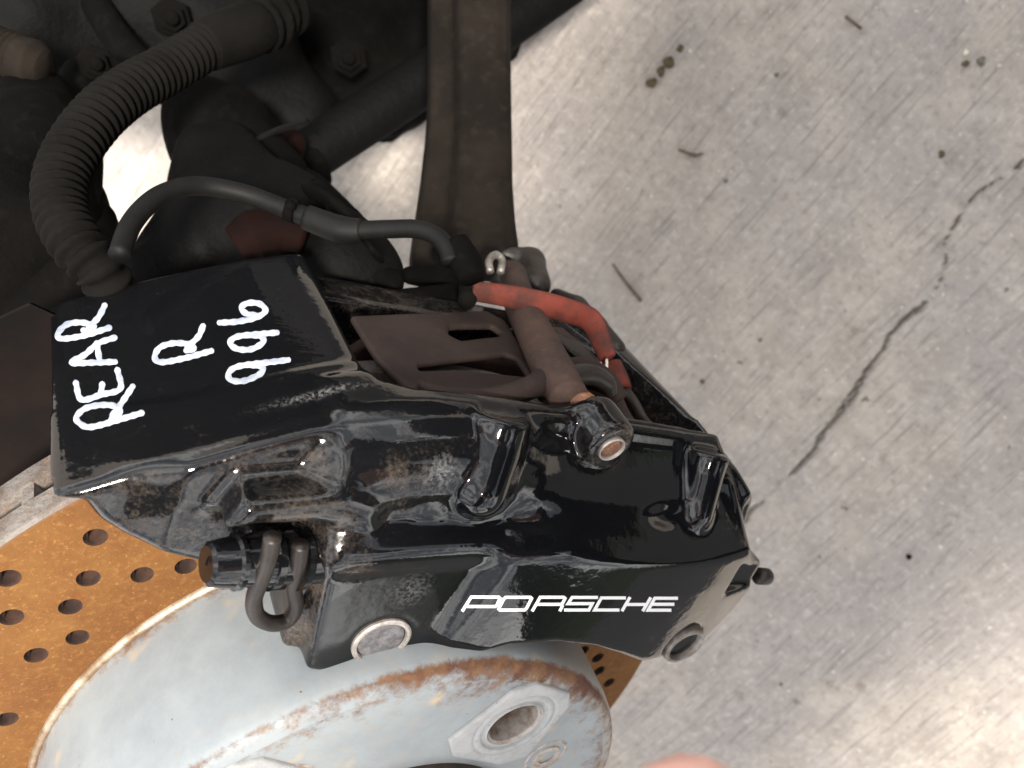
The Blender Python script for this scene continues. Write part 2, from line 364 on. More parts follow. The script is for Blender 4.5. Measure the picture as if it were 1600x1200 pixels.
mp = b.mapv((1, 1, 1), (0, 0, -GANG)); sx = b.n.new('ShaderNodeMapping'); sx.inputs['Scale'].default_value = (20, 330, 20); b.L(mp, sx.inputs[0])
br = b.noise(1.0, 6, .62, sx.outputs[0]); agg = b.noise(170, 4, .7); agg2 = b.vor(320); big = b.noise(5, 5, .6); mid = b.noise(28, 5, .65); fine = b.noise(700, 4, .7)
c = b.mix(b.ramp(mid, .3, .72), (.345, .305, .265), (.46, .41, .355))
c = b.mix(b.math('MULTIPLY', b.ramp(big, .42, .62), .5), c, (.31, .285, .28))
c = b.mix(b.math('MULTIPLY', b.ramp(b.noise(3.1, 6, .7), .56, .70), .55), c, (.27, .235, .20))
c = b.mix(b.math('MULTIPLY', b.ramp(agg, .50, .72), .5), c, (.58, .54, .48))
c = b.mix(b.math('MULTIPLY', b.ramp(agg, .46, .30), .55), c, (.21, .19, .18))
c = b.mix(b.math('MULTIPLY', b.ramp(br, .46, .34), .62), c, (.20, .18, .175))
c = b.mix(b.math('MULTIPLY', b.ramp(b.noise(95, 3, .5), .70, .76), .8), c, (.12, .10, .085))
c = b.mix(b.math('MULTIPLY', b.ramp(b.noise(230, 2, .4), .72, .78), .8), c, (.70, .67, .60))
c = b.mix(b.attr('crack'), c, (.085, .07, .06))
c = b.mix(b.math('MULTIPLY', b.ramp(b.noise(14, 7, .75), .60, .72), .4), c, (.17, .15, .13))
hh = b.math('ADD', b.math('MULTIPLY', br, .8), b.math('MULTIPLY', agg, .9))
M_CONC = b.set(col=c, rough=.92, spec=.25, normal=b.bump(b.math('ADD', hh, b.math('MULTIPLY', fine, .3)), .8, .003))
# one sheet: a fine patch in view widening out to the horizon
def spaced(c0, c1, h, far=120):
    core = np.arange(c0, c1+h/2, h); out = []; s = h; v = core[-1]
    while v < far: s *= 1.35; v += s; out.append(v)
    lo = []; s = h; v = core[0]
    while v > -far: s *= 1.35; v -= s; lo.append(v)
    return np.concatenate([np.array(lo)[::-1], core, np.array(out)])
gx = spaced(-.54, .54, .0017); gy = spaced(-.28, .54, .0017)
GX, GY = np.meshgrid(gx, gy, indexing='ij')
cu, sn = math.cos(GANG), math.sin(GANG); U = GX*cu+GY*sn; Vv = -GX*sn+GY*cu
near = np.clip(2.2-np.maximum(np.abs(GX)/.62, np.abs(GY-.13)/.5)*1.6, 0, 1)
Z = .0011*(vnoise(U*14+99, Vv*190+50, 1)-.5)+.0008*(vnoise(U*30+9, Vv*330+5, 2)-.5)+.0012*(vnoise(U*100+300, Vv*100+300, 3)-.5)+.004*(vnoise(U*5+40, Vv*5+40, 4)-.5)
dmin = np.full(GX.shape, 9.)
ww = .0016*(vnoise(GX*300+500, GY*300+500, 6)-.5)+.004*(vnoise(GX*60+500, GY*60+500, 8)-.5)
for i in range(len(crack)-1):
    a, q = crack[i], crack[i+1]; e = q-a; t = np.clip(((GX-a[0])*e[0]+(GY-a[1])*e[1])/(e@e), 0, 1)
    dmin = np.minimum(dmin, np.hypot(GX-a[0]-e[0]*t, GY-a[1]-e[1]*t))
dmin = np.abs(dmin+ww)
cw = .0009+.0009*vnoise(GX*40+77, GY*40+77, 9)
ck = np.clip(1-dmin/cw, 0, 1)*(near > .12)
Z = Z*near-ck*.004
# a few chipped pits
for (px, py, rr) in [(1500, 250, .010), (1528, 200, .006), (1478, 380, .009), (1385, 720, .006), (1345, 1072, .005), (1300, 1066, .006), (1245, 1095, .004), (1160, 1085, .006), (1222, 172, .005), (1340, 515, .006)]:
    g_ = G(px, py); dd = np.hypot(GX-g_[0], (GY-g_[1])*1.3)+.003*(vnoise(GX*250+5, GY*250+5, 10)-.5); Z -= .004*np.clip(1-dd/rr, 0, 1)
nx_, ny_ = GX.shape; ii = np.arange(nx_*ny_).reshape(nx_, ny_)
Q = np.stack([ii[:-1, :-1], ii[1:, :-1], ii[1:, 1:], ii[:-1, 1:]], -1).reshape(-1, 4)
gr_ = mesh_obj('ground', np.stack([GX, GY, Z], -1).reshape(-1, 3), Q, M_CONC, None, True, world=True); attr(gr_, 'crack', np.clip(ck*1.4, 0, .72).ravel())
tag(gr_, kind='structure')

ra, rb_ = np.linspace(.80, 14, 40), np.linspace(-20, 20, 80); AXX, AYY = np.meshgrid(ra, rb_, indexing='ij')
ai = np.arange(AXX.size).reshape(AXX.shape); AQ = np.stack([ai[:-1, :-1], ai[1:, :-1], ai[1:, 1:], ai[:-1, 1:]], -1).reshape(-1, 4)
tag(mesh_obj('road', np.stack([AXX, AYY, np.full(AXX.shape, .006)], -1).reshape(-1, 3), AQ, simple('asphalt', (.045, .045, .047), .9, 0, scale=90, bump=.6, bd=.004), None, True, world=True), kind='structure')  # unseen dark strip added so the lettered face mirrors dark ground
# ------------------------------------------------------------------ brake disc
disc = root('brake_disc', 'drilled brake disc with orange rusted face and pale painted bell', 'brake disc', (0, 0, -12))
HOLES = []
for k in range(19):
    a0 = -39.4+k*360/19
    for r_, da in ((110, 0), (115.2, -5.2), (124.5, -9.9), (120, -14.7), (129.7, -.4), (135.2, -5.2), (139.7, -14.7)):
        t = math.radians(a0+da); HOLES.append((r_*math.sin(t), r_*math.cos(t)))
RI, RO, HR = 99.0, 150.0, 2.75
bm = bmesh.new()
# face with real drilled holes: delaunay over rings plus hole circles
import mathutils.geometry as mg
pts = []; edges = []
def ring(r, n, ph=0): 
    s = len(pts)
    for k in range(n): pts.append((r*math.cos(2*math.pi*k/n+ph), r*math.sin(2*math.pi*k/n+ph)))
    for k in range(n): edges.append((s+k, s+(k+1) % n))
ring(RI, 180); ring(RO-1.2, 240); HS = []
for (hx, hy) in HOLES:
    s = len(pts); HS.append(s)
    for k in range(18): pts.append((hx+HR*1.12*math.cos(2*math.pi*k/18), hy+HR*1.12*math.sin(2*math.pi*k/18)))
    for k in range(18): edges.append((s+k, s+(k+1) % 18))
res = mg.delaunay_2d_cdt([Vector(p) for p in pts], edges, [], 0, 1e-6)
rv = np.array([(v.x, v.y) for v in res[0]]); rf = []
HA = np.array(HOLES)
for f in res[2]:
    c_ = rv[list(f)].mean(0); r_ = np.hypot(*c_)
    if RI-.05 < r_ < RO-1.2 and np.min(np.hypot(HA[:, 0]-c_[0], HA[:, 1]-c_[1])) > HR*1.1: rf.append(list(f))
def disc_skin(z):
    return np.column_stack([rv, np.full(len(rv), z)])
Vf = disc_skin(0.); Vb = disc_skin(-24.)
fo = mesh_obj('friction_face', Vf, rf, M_RUST, disc, False); attr(fo, 'rad', (np.hypot(rv[:, 0], rv[:, 1])-RI)/(RO-RI))
fb = mesh_obj('friction_face', Vb, [f[::-1] for f in rf], M_RUST, disc, False); attr(fb, 'rad', (np.hypot(rv[:, 0], rv[:, 1])-RI)/(RO-RI))
# bores (countersunk) and rim
V = []; Fc = []
for (hx, hy) in HOLES:
    s = len(V)
    for (z, r_) in ((0., HR*1.12), (-.6, HR), (-6, HR*.98)):
        for k in range(18): V.append((hx+r_*math.cos(2*math.pi*k/18), hy+r_*math.sin(2*math.pi*k/18), z))
    for j in range(2):
        for k in range(18): Fc.append([s+j*18+k, s+j*18+(k+1) % 18, s+(j+1)*18+(k+1) % 18, s+(j+1)*18+k])
    Fc.append([s+36+k for k in range(18)])
hb = mesh_obj('drilled_holes', V, Fc, M_HOLE, disc, True); hb['kind'] = 'stuff'
def ringstrip(prof, seg=240):
    V = [(r*math.cos(2*math.pi*k/seg), r*math.sin(2*math.pi*k/seg), z) for (r, z) in prof for k in range(seg)]
    Fc = [[i*seg+k, i*seg+(k+1) % seg, (i+1)*seg+(k+1) % seg, (i+1)*seg+k] for i in range(len(prof)-1) for k in range(seg)]
    return V, Fc
mesh_obj('outer_rim', *ringstrip([(RO-1.2, 0), (RO-.2, -.8), (RO, -2), (RO, -8.5), (RO-6, -8.6), (RO-6, -15.4), (RO, -15.5), (RO, -22), (RO-1.2, -24)]), M_IRON, disc, True, auto=40)
for k in range(60):
    a = 2*math.pi*k/60; da = .012
    P = [(r*math.cos(a+s), r*math.sin(a+s), z) for z in (-15.6, -8.4) for r, s in ((RO-12, -da), (RO-.6, -da), (RO-.6, da), (RO-12, da))]
    if k == 0: vane0 = mesh_obj('cooling_vane', P, [[0, 1, 2, 3], [4, 5, 6, 7], [0, 1, 5, 4], [1, 2, 6, 5], [2, 3, 7, 6], [3, 0, 4, 7]], M_IRON, disc, False)
    else:
        v_ = vane0.copy(); COL.objects.link(v_); v_.parent = disc
        pw = l2w(np.array([0, 0, 0.]))-wloc(disc)
        v_.matrix_local = Matrix.Translation(Vector(pw)) @ Matrix.Rotation(a, 4, Vector(W3@n_)) @ Matrix.Translation(-Vector(pw))
# bell: base ridge, wall, shoulder, top
HT = 47.
prof = [(RI+.2, -.8), (RI-.6, -.6), (RI-2, -.4), (97.2, .2), (97.1, 3), (96.9, 8), (96.7, 14), (96.4, 22), (96, 30), (95.6, 37), (95.2, 43), (94.6, 46.5), (93.4, 49), (91.4, 50.4), (88.5, 51)]
seg = 360; V, Fc = ringstrip(prof, seg); V = np.array(V)
bell = mesh_obj('bell', V, Fc, M_BELL, disc, True)
def holed(name, ri, ro, holes, z, mat):
    pts.clear(); edges.clear(); ring(ri, 120); ring((ri+ro)/2, 160); ring(ro, 360)
    for (hx, hy, hr) in holes:
        s = len(pts); pts.extend((hx+hr*math.cos(2*math.pi*k/48), hy+hr*math.sin(2*math.pi*k/48)) for k in range(48)); edges.extend((s+k, s+(k+1) % 48) for k in range(48))
    q = mg.delaunay_2d_cdt([Vector(p) for p in pts], edges, [], 0, 1e-6); v2 = np.array([(v.x, v.y) for v in q[0]]); fs = []
    for f in q[2]:
        c_ = v2[list(f)].mean(0)
        if ri-.05 < np.hypot(*c_) < ro and all(np.hypot(c_[0]-h[0], c_[1]-h[1]) > h[2]*.99 for h in holes): fs.append(list(f))
    return mesh_obj(name, np.column_stack([v2, np.full(len(v2), z)]), fs, mat, disc, True), v2
LUGS = [(70.5*math.sin(math.radians(23.5+72*k)), 70.5*math.cos(math.radians(23.5+72*k)), 9.25) for k in range(5)]
btop, v2 = holed('bell_top', 47., 88.5, LUGS, 51., M_BELL); q_ = np.hypot(v2[:, 0], v2[:, 1])
attr(btop, 'rust', np.clip(1-np.abs(q_-88)/3, 0, 1)*.6); attr(btop, 'dirt', np.full(len(v2), .42))
mesh_obj('worn_ridge', *ringstrip([(RI+.35, -.6), (RI+.2, .6), (RI-.5, 1.5), (RI-1.4, 1.7), (RI-2.2, 1.2), (RI-2.5, 0), (RI-2.5, -.6)], 300), M_RIDGE, disc, True)
rr_ = np.hypot(V[:, 0], V[:, 1]); zz = V[:, 2]; hi = zz > 50.7
rust = np.clip(1-np.abs(zz-49.3)/3.6, 0, 1)*.85*(~hi)+hi*np.clip(1-np.abs(rr_-88)/3, 0, 1)*.6
rust += np.clip(1-zz/9, 0, 1)*.62+np.clip(1-np.abs(rr_-(RI-4))/2, 0, 1)*.35*(zz < 3)
ang = np.arctan2(V[:, 0], V[:, 1]); rust *= np.where(zz > 30, .9+.25*np.sin(ang*3+1), 1)
attr(bell, 'rust', rust)
attr(bell, 'dirt', np.clip(1-zz/16, 0, 1)*.6+hi*.42+np.clip((zz-34)/8, 0, 1)*.4*(~hi)+np.clip((ang-.25)*1.6, 0, .7)*(~hi))
M_BORE = simple('pale_rusty_bore', (.42, .40, .38), .6, .2, col2=(.20, .15, .11), scale=160, bump=.6, dust=(.50, .26, .06))
# lug bosses, lug holes, countersunk screws
def disc_patch(name, cx, cy, prof, mat, par, seg=64, close=True):
    V = [(cx+r*math.cos(2*math.pi*k/seg), cy+r*math.sin(2*math.pi*k/seg), z) for (r, z) in prof for k in range(seg)]
    Fc = [[i*seg+k, i*seg+(k+1) % seg, (i+1)*seg+(k+1) % seg, (i+1)*seg+k] for i in range(len(prof)-1) for k in range(seg)]
    if close: Fc.append([(len(prof)-1)*seg+k for k in range(seg)])
    o = mesh_obj(name, V, Fc, mat, par, True, auto=35); return o, np.array(V)
b = NB('pale_seat_paint'); nz = b.noise(90, 6, .7); nf = b.noise(500, 4, .7)
c = b.mix(b.ramp(nz, .35, .65), (.36, .365, .36), (.29, .295, .295)); c = b.mix(b.math('MULTIPLY', b.ramp(nf, .58, .72), .6), c, (.20, .15, .12)); c = b.mix(b.ramp(b.noise(60, 4), .66, .72), c, (.55, .33, .10))
M_SEAT = b.set(col=c, rough=.5, normal=b.bump(b.math('ADD', nz, nf), .4, .0006))
for k in range(5):
    t = math.radians(23.5+72*k); cx, cy = 70.5*math.sin(t), 70.5*math.cos(t)
    # raised seat reaching to the rim
    def f(x, y, z, cx=cx, cy=cy, t=t):
        ux, uy = math.sin(t), math.cos(t); lx = (x-cx)*uy-(y-cy)*ux; ly = (x-cx)*ux+(y-cy)*uy
        d = poly2(lx, ly, [(-20, -12), (-15, 13), (-9, 18), (9, 18), (15, 13), (20, -12), (12, -18), (-12, -18)])
        q = np.sqrt(lx*lx+ly*ly)
        s = slab(d+0*z, z, 48, 52.3, .7)
        s = cut(s, slab(np.abs(q-14.2)-.35+0*z, z, 51.6, 60, .2), .3)
        s = cut(s, slab(np.abs(q-11.0)-.8+0*z, z, 51.2, 60, .3), .5)
        s = cut(s, slab(q-9.2+0*z, z, 30, 60, 0), .8)
        return s
    if k in (0, 1, 4):
        o_, V_ = part_sdf('lug_seat', f, (cx-24, cy-24, 47), (cx+24, cy+24, 54), .42 if k == 0 else .7, M_SEAT, disc)
    disc_patch('lug_hole', cx, cy, [(9.3, 52.0), (8.6, 51.2), (8.4, 42), (7.9, 41.5), (7.7, 34)], M_BORE, disc, close=False); disc_patch('bore_floor', cx, cy, [(7.8, 35), (7.7, 34.5)], M_HOLE, disc)  # dark floor disc stands for the shade deep in the lug hole
for a in (51., 141, 231, 321):
    t = math.radians(a); cx, cy = 67*math.sin(t), 67*math.cos(t)
    disc_patch('countersunk_screw', cx, cy, [(8.5, 51.05), (7.6, 51.3), (7.0, 50.9), (5.6, 50.6), (5.2, 51.6), (3.4, 51.6), (2.9, 48.2), (1, 48)], M_BORE, disc)
hubr = root('wheel_hub', 'dark brown hub ring in the centre bore of the brake disc', 'wheel hub', (0, 0, 30))
V, Fc = ringstrip([(49.5, 48), (49.5, 53.5), (48.5, 54.8), (46, 55), (44, 54), (43, 50), (38, 49.5), (37, 44), (12, 43), (0.5, 43)], 120); mesh_obj('hub_ring', V, Fc, M_CAPS, hubr, True, auto=35)
LINER = True
AWX = .31
M_STEEL2 = simple('dull_grey_steel', (.09, .085, .075), .6, .4, col2=(.04, .035, .03), scale=150, bump=.4)
M_BLACKD = M_BLACK
# ------------------------------------------------------------------ brake caliper
cal = root('brake_caliper', 'glossy black brake caliper with white marker writing clamped over the disc', 'brake caliper', (0, 140, -12))
face_px = [(478, 1048), (578, 1064), (640, 1055), (720, 1036), (800, 1015), (870, 1007), (930, 1012), (970, 1024), (1005, 1037), (1060, 1026), (1105, 1010), (1150, 967), (1178, 935), (1204, 893)]
FZ = [41, 41, 42, 46, 48.5, 49.5, 50, 50, 49.2, 47.5, 46.5, 45.5, 45, 45]
FB = [ON(x, y, q)[:2] for (x, y), q in zip(face_px, FZ)]
FTOP = [(99, 129), (92, 135), (88, 142), (82, 162), (60, 180), (-52, 180), (-51, 132), (-49, 118)]
TOPL = [(-113, 126), (-100, 133), (-86, 140.6), (-72, 147.6), (-58, 153.9), (-46, 158.3), (-36, 161), (-26, 162.6), (-14, 163.2), (10, 162.6), (60, 160), (84, 156.5), (98, 147), (104, 138), (104, 100), (94, 88), (-20, 88), (-52, 100), (-72, 110), (-93, 118), (-99, 122), (-103, 127), (-110, 126.5)]
LW = TOPL[:10]+[(10, 100), (-50, 118), (-60, 114), (-72, 110), (-93, 118), (-99, 122), (-103, 127), (-110, 126.5)]
def body(x, y, z):
    # bridge and inboard half
    a = slab(poly2(x, y, TOPL)+0*z, z, -66, 21.5, 2.2)
    # outboard half: face outline and sloping shoulder
    fo = poly2(x, y, FB+FTOP)
    bulge = 50.0-np.square(np.maximum(x-50, 0)/60.)*7.0-np.square(np.maximum(50-x, 0)/52.)*5.6-np.maximum(0, y-118)*.03
    stp = np.clip((x-(-13+(y-105)*.15))/11., 0, 1); stp = stp*stp*(3-2*stp); bulge = bulge*stp+41.0*(1-stp)
    o1 = np.maximum(fo+0*z, np.maximum(z-bulge, 6-z))
    prof_r = [(80, 0), (163, 0), (163, 17.5), (161.8, 19.5), (157.5, 21.5), (151, 28), (147, 33), (144.5, 36.5), (141, 39.5), (137.5, 43), (133.6, 47.6), (132, 55), (80, 55)]
    prof_l = [(80, 0), (163, 0), (163, 20), (161.2, 25), (158, 29.5), (154, 33), (149.5, 35), (145, 35.6), (141, 35.4), (137.5, 35.6), (134.5, 37), (132, 39.5), (130, 43), (128.5, 48), (127, 55), (80, 55)]
    prof_w = [(80, 0), (163, 0), (163, 22.5), (162, 24.6), (159.5, 25.6), (150, 26), (120, 24.5), (80, 24.5)]
    sm = lambda u: np.clip(u, 0, 1)**2*(3-2*np.clip(u, 0, 1))
    yy = y+(x-20)*.025+np.square(np.maximum(-10-x, 0))*.0042
    wgt = sm((x+6)/24.)
    pl = poly2(yy, z, prof_l)
    out = smax(o1, poly2(yy, z, prof_r)*wgt+pl*(1-wgt), 1.4)
    a = smin(a, out, 3)
    w2 = sm((-50-x)/10.)
    zz = z+np.maximum(-84-x, 0)*.40
    left = np.maximum(poly2(x, y, LW)+0*z, pl*(1-w2)+poly2(yy, zz, prof_w)*w2)
    a = smin(a, np.maximum(np.maximum(left, z-36.2), x-(-4)), 2.0)
    # long half-round rib above the lower pad
    rib = cap(x, y, z, (-46, 128, 35.5), (6, 130.5, 37.5), 6.6, 3.5); a = smin(a, rib, 4.0)
    # hood over the bleed screw and block beside it
    hood = slab(poly2(x, y, [(-77, 132), (-73, 141), (-50, 145), (-40, 141), (-38, 100), (-46, 99), (-48, 136), (-70, 135)])+0*z, z, 14, 38, 2.5)
    a = smin(a, hood, 4)
    blk = slab(poly2(x, y, [(-52, 140), (-38, 141), (-34, 90), (-50, 88)])+0*z, z, 12, 35.5, 3)
    a = smin(a, blk, 2.5)
    # pin bosses with flat tops
    for (t, r, nn, ra, top) in ((-8.5, 150, 23.5, 8.2, 162.6), (73, 150, 25.5, 6.8, 158.0)):
        bs = np.minimum(cyl(x, y, z, (t, top-6, nn+2.5), (t+.5, top, nn), ra, .8), cap(x, y, z, (t-.2, top-7, nn+3), (t-3.5, top-17, nn+10.5), ra, ra-.6))
        a = smin(a, bs, 2.2)
    # raised clamp holding the cross bar
    cb = smin(cyl(x, y, z, (27.5, 161, 10), (29.5, 158.6, 29.3), 8.6, 2.5), cap(x, y, z, (15, 161, 15), (27, 161, 17), 3.2, 6), 3)
    a = smin(a, cb, 2.0)
    a = cut(a, cyl(x, y, z, (29.4, 158.7, 27.6), (29.9, 158.2, 34), 4.6, .2), .4)
    # small cast dimples
    a = cut(a, ell(x, y, z, (56, 143.5, 39.5), (8, 4.4, 3.6)), 2.5)
    a = smin(a, cyl(x, y, z, (-26, 137.5, 28), (-26, 138.5, 36.2), 4.6, .8), 1.0)
    # right end: spot face, fillets, lug corner, notch
    endb = slab(poly2(x, y, [(80, 157), (92, 151.5), (101, 143.5), (105.5, 133), (102, 124), (92, 118), (78, 118), (76, 150)])+0*z, z, -60, 36.5, 2.0)
    endb = smax(endb, half(x, y, z, (84, 156, 21), (-.42, .55, 1)), 1.5)
    a = smin(a, endb, 2.5)
    a = cut(a, cyl(x, y, z, (110, 139, 31.5), (110, 139, 60), 14, 1.0), 1.6)
    a = smin(a, cap(x, y, z, (84, 148, 28.5), (93, 131, 39), 3.6, 4.6), 3)
    a = cut(a, slab(poly2(x, y, [(94, 127), (96, 113), (125, 113), (125, 121.5), (100, 124.5)])+0*z, z, 41, 60, .8), 1)
    # plug seats in the face
    for (t, r) in ((PL1[0], PL1[1]), (PL2[0], PL2[1])):
        q = np.sqrt((x-t)**2+(y-r)**2)
        a = cut(a, slab(q-8.0+0*z, z, 44.5 if t > 20 else 39.6, 60, .3), .6)
    # recessed pad left of the lettering
    # clearances: disc, window, bores
    q = np.sqrt(x*x+y*y)
    a = cut(a, slab(q-153.5+0*z, z, -29, 5, 1.5), 1)
    low = slab(poly2(x, z, [(-40.5, -90), (-40.5, 2), (-38, 10), (-31, 14.0), (-20, 15.2), (30, 15.8), (84, 17.5), (78.5, -10), (74, -41), (66, -64), (60, -90)])+0*y, y, 152.5, 200, 0)
    a = cut(a, low, .9)
    win = slab(poly2(x, z, [(-36, -50), (-38, 2), (-36, 10), (-29, 14.0), (-20, 15.2), (30, 15.8), (84, 17.5), (78.5, -10), (73, -41), (66, -50)])+0*y, y, 112, 200, 0)
    a = cut(a, win, 1.5)
    sp_ = OR(628, 378, 153); a = cut(a, cyl(x, y, z, (sp_[0], 120, sp_[2]-4), (sp_[0], 180, sp_[2]-4), 9, 1), 3)
    a = cut(a, slab(poly2(x, y, [(-36, 60), (-36, 148), (74, 146), (74, 60)])+0*z, z, -50, 16, 1), 1.2)
    return a
PL1 = ON(603, 1020, 45); PL2 = ON(1062, 998, 45)
H = .72
Vb_, Qb_ = sculpt(body, (-118, 76, -69), (117, 172, 53), H, 3)
Qb_ = flipfix(Vb_, Qb_)
bod = mesh_obj('caliper_body', Vb_, Qb_, M_BLACK, cal)
t, r, z = Vb_.T
me = bod.data; nb = np.zeros(len(Vb_)*3, np.float32); me.vertices.foreach_get('normal', nb)
def bump1(v, c, w): return np.clip(1-np.abs(v-c)/w, 0, 1)
def blob(ct, cr, cz, ra): return np.clip(1-np.sqrt((t-ct)**2+(r-cr)**2+(z-cz)**2)/ra, 0, 1)
nrm = np.zeros(len(t)*3, np.float32); Nw = nb.reshape(-1, 3); Nl = Nw@np.stack([W3@T_, W3@R_, W3@n_], 1); nrm[0::3], nrm[1::3], nrm[2::3] = Nl.T
du = np.zeros(len(t))
du = np.maximum(du, blob(-60, 133, 32, 22)*1.5)             # dusty hood over the bleed screw
du = np.maximum(du, blob(-44, 118, 38, 17)*1.4)
du = np.maximum(du, blob(-44, 98, 30, 18)*1.9)
du = np.maximum(du, np.clip((z-14)/8, 0, 1)*(t < -58)*(r < 150)*(nrm[2::3] > .6)*.62)
du = np.maximum(du, blob(-35, 146, 31, 16)*.9); du = np.maximum(du, blob(-57, 147, 26, 8)*1.2)
du = np.maximum(du, blob(100, 140, 38, 26)*.6); du = np.maximum(du, blob(30, 160, 28, 14)*1.2)
du = np.maximum(du, ((z < 15) & (t > -41) & (t < 84) & (r < 161))*.5)
du = np.maximum(du, ((z < -20) & (t > -41))*.12); du = np.maximum(du, bump1(z, 20, 3)*(t > -5)*.45)
du *= np.where(t < -50, .43, .58)
du *= np.where((z > 39.5) & (nrm[2::3] > .8) & (r < 124), .25, 1)
attr(bod, 'dust', du)
sca = np.exp(-(((t-(-54))/9)**2+((z-12.0)/1.3)**2))*(z < 20)*.8 + blob(-24, 116, 42, 8)*.35 + blob(-26, 151, 35, 6)*.7
attr(bod, 'scuff', sca*.8)
attr(bod, 'matte', (blob(-30, 104, 42, 20) > .1)*.6)
BV = BVHTree.FromPolygons([Vector(v) for v in Vb_.tolist()], Qb_.tolist())
CL = Vector(c2l(np.zeros(3)))
def hit(px, py):
    d = (Vector(OD(px, py, 200.))-CL).normalized(); h = BV.ray_cast(CL, d)
    return h
def ribbons(name, strokes, wd, mat, off=.14, rnd=True, mitre=False, seg=1.5, rows=4):
    """paint laid on the curved casting: each stroke is draped on the surface with real thickness"""
    V = []; Fc = []
    for st in strokes:
        P = np.array(st, float)
        if not mitre:
            P = smooth_path([np.append(p, 0) for p in P], 6)[:, :2]
        # resample
        Ls = np.r_[0, np.cumsum(np.linalg.norm(np.diff(P, axis=0), axis=1))]
        if mitre:
            n = len(P); D = np.diff(P, axis=0); D /= np.linalg.norm(D, axis=1)[:, None]; N = np.stack([-D[:, 1], D[:, 0]], 1)
            closed = np.allclose(P[0], P[-1]); Mv = np.zeros_like(P)
            for i in range(n):
                if i in (0, n-1) and not closed: Mv[i] = N[min(i, n-2)]/1.0
                else:
                    a, b2 = (N[i-1], N[i]) if 0 < i < n-1 else (N[-1], N[0])
                    mm = a+b2; Mv[i] = mm/max(mm@a, .45)
            pts_ = []; 
            for i in range(n-1):
                k = max(2, int((Ls[i+1]-Ls[i])/4))
                for j in range(k+(i == n-2)): u = j/k; pts_.append((P[i]*(1-u)+P[i+1]*u, Mv[i]*(1-u)+Mv[i+1]*u, 1.))
        else:
            k = max(3, int(Ls[-1]/seg)); s = np.linspace(0, Ls[-1], k); X = np.interp(s, Ls, P[:, 0]); Y = np.interp(s, Ls, P[:, 1])
            D = np.stack([np.gradient(X), np.gradient(Y)], 1); D /= np.linalg.norm(D, axis=1)[:, None]; pts_ = []
            e0 = np.array([X[0], Y[0]]); eN = np.array([X[-1], Y[-1]])
            for q in (1., .94, .75, .4): pts_.append((e0-D[0]*wd/2*q, np.array([-D[0][1], D[0][0]]), math.sqrt(max(0, 1-q*q))))
            for i in range(k): pts_.append((np.array([X[i], Y[i]]), np.array([-D[i][1], D[i][0]]), 1+.10*math.sin(i*.7+X[0])))
            for q in (.4, .75, .94, 1.): pts_.append((eN+D[-1]*wd/2*q, np.array([-D[-1][1], D[-1][0]]), math.sqrt(max(0, 1-q*q))))
        prev = None
        for (c, nn, sc) in pts_:
            row = []
            for j in range(rows+1):
                u = -1+2*j/rows; p = c+nn*u*wd/2*sc; h = hit(*p)
                if h[0] is None: row = None; break
                lift = off*(1 if mitre else (1-.6*abs(u)**3))
                V.append(np.array(h[0])+np.array(h[1])*lift); row.append(len(V)-1)
            if row and prev:
                for j in range(rows): Fc.append([prev[j], prev[j+1], row[j+1], row[j]])
            prev = row
    o = mesh_obj(name, V, Fc, mat, cal)
    return o
def z5(L): return [[(x*.31659, 380+y*.31659) for x, y in s] for s in L]
LET = {
 'R0': z5([[(700, 838), (600, 868), (450, 908), (392, 888), (378, 858), (418, 818), (490, 800), (560, 803), (592, 828), (578, 862), (552, 866)], [(556, 850), (600, 790), (655, 708)]]),
 'E': z5([[(580, 626), (594, 718), (500, 748), (402, 772), (375, 690)], [(498, 748), (505, 696)]]),
 'A': z5([[(568, 586), (460, 590), (352, 590), (420, 550), (485, 495), (566, 467)], [(478, 495), (492, 582)]]),
 'R1': z5([[(540, 418), (420, 455), (308, 472), (286, 448), (330, 402), (400, 392), (462, 408), (452, 428), (412, 430)], [(440, 412), (485, 368), (517, 308)]]),
 'R2': z5([[(1043, 532), (920, 566), (800, 588), (764, 565), (790, 515), (860, 494), (935, 500), (958, 520), (920, 530)], [(925, 515), (980, 460), (1002, 410)]]),
 '9a': z5([[(1422, 577), (1330, 588), (1180, 608), (1130, 640), (1140, 676), (1205, 680), (1285, 645), (1294, 612), (1230, 600)]]),
 '9b': z5([[(1366, 442), (1270, 450), (1170, 462), (1136, 492), (1170, 522), (1240, 524), (1298, 490), (1286, 460), (1225, 455)]]),
 '6': z5([[(1085, 393), (1170, 388), (1262, 368), (1310, 335), (1282, 300), (1225, 296), (1192, 318), (1215, 348), (1272, 358)]]),
}
for s in LET.values(): ribbons('marker_letter', s, 9.3, M_MARK, .16)
def zl(L): return [[(700+x*.2625, 900+y*.2625) for x, y in s] for s in L]
BR = [[[(84, 210), (138, 124), (302, 124), (309, 131), (290, 173), (280, 180), (112, 180)]],
      [[(420, 125), (490, 125), (497, 132), (466, 192), (455, 201), (308, 201), (301, 195), (332, 134), (344, 125), (420, 125)]],
      [[(500, 209), (548, 125), (688, 125), (696, 132), (682, 160), (672, 167), (528, 167)], [(650, 166), (676, 170), (680, 178), (664, 209)]],
      [[(892, 126), (738, 126), (714, 163), (858, 163), (838, 201), (690, 201)]],
      [[(1058, 129), (912, 129), (872, 201), (1020, 201)]],
      [[(1083, 124), (1034, 208)], [(1206, 126), (1158, 208)], [(1062, 168), (1178, 168)]],
      [[(1368, 131), (1230, 131), (1190, 202), (1328, 202)], [(1212, 167), (1346, 167)]]]
for s in BR: ribbons('printed_letter', zl(s), 4.9, M_LET, .10, mitre=True, rows=2)

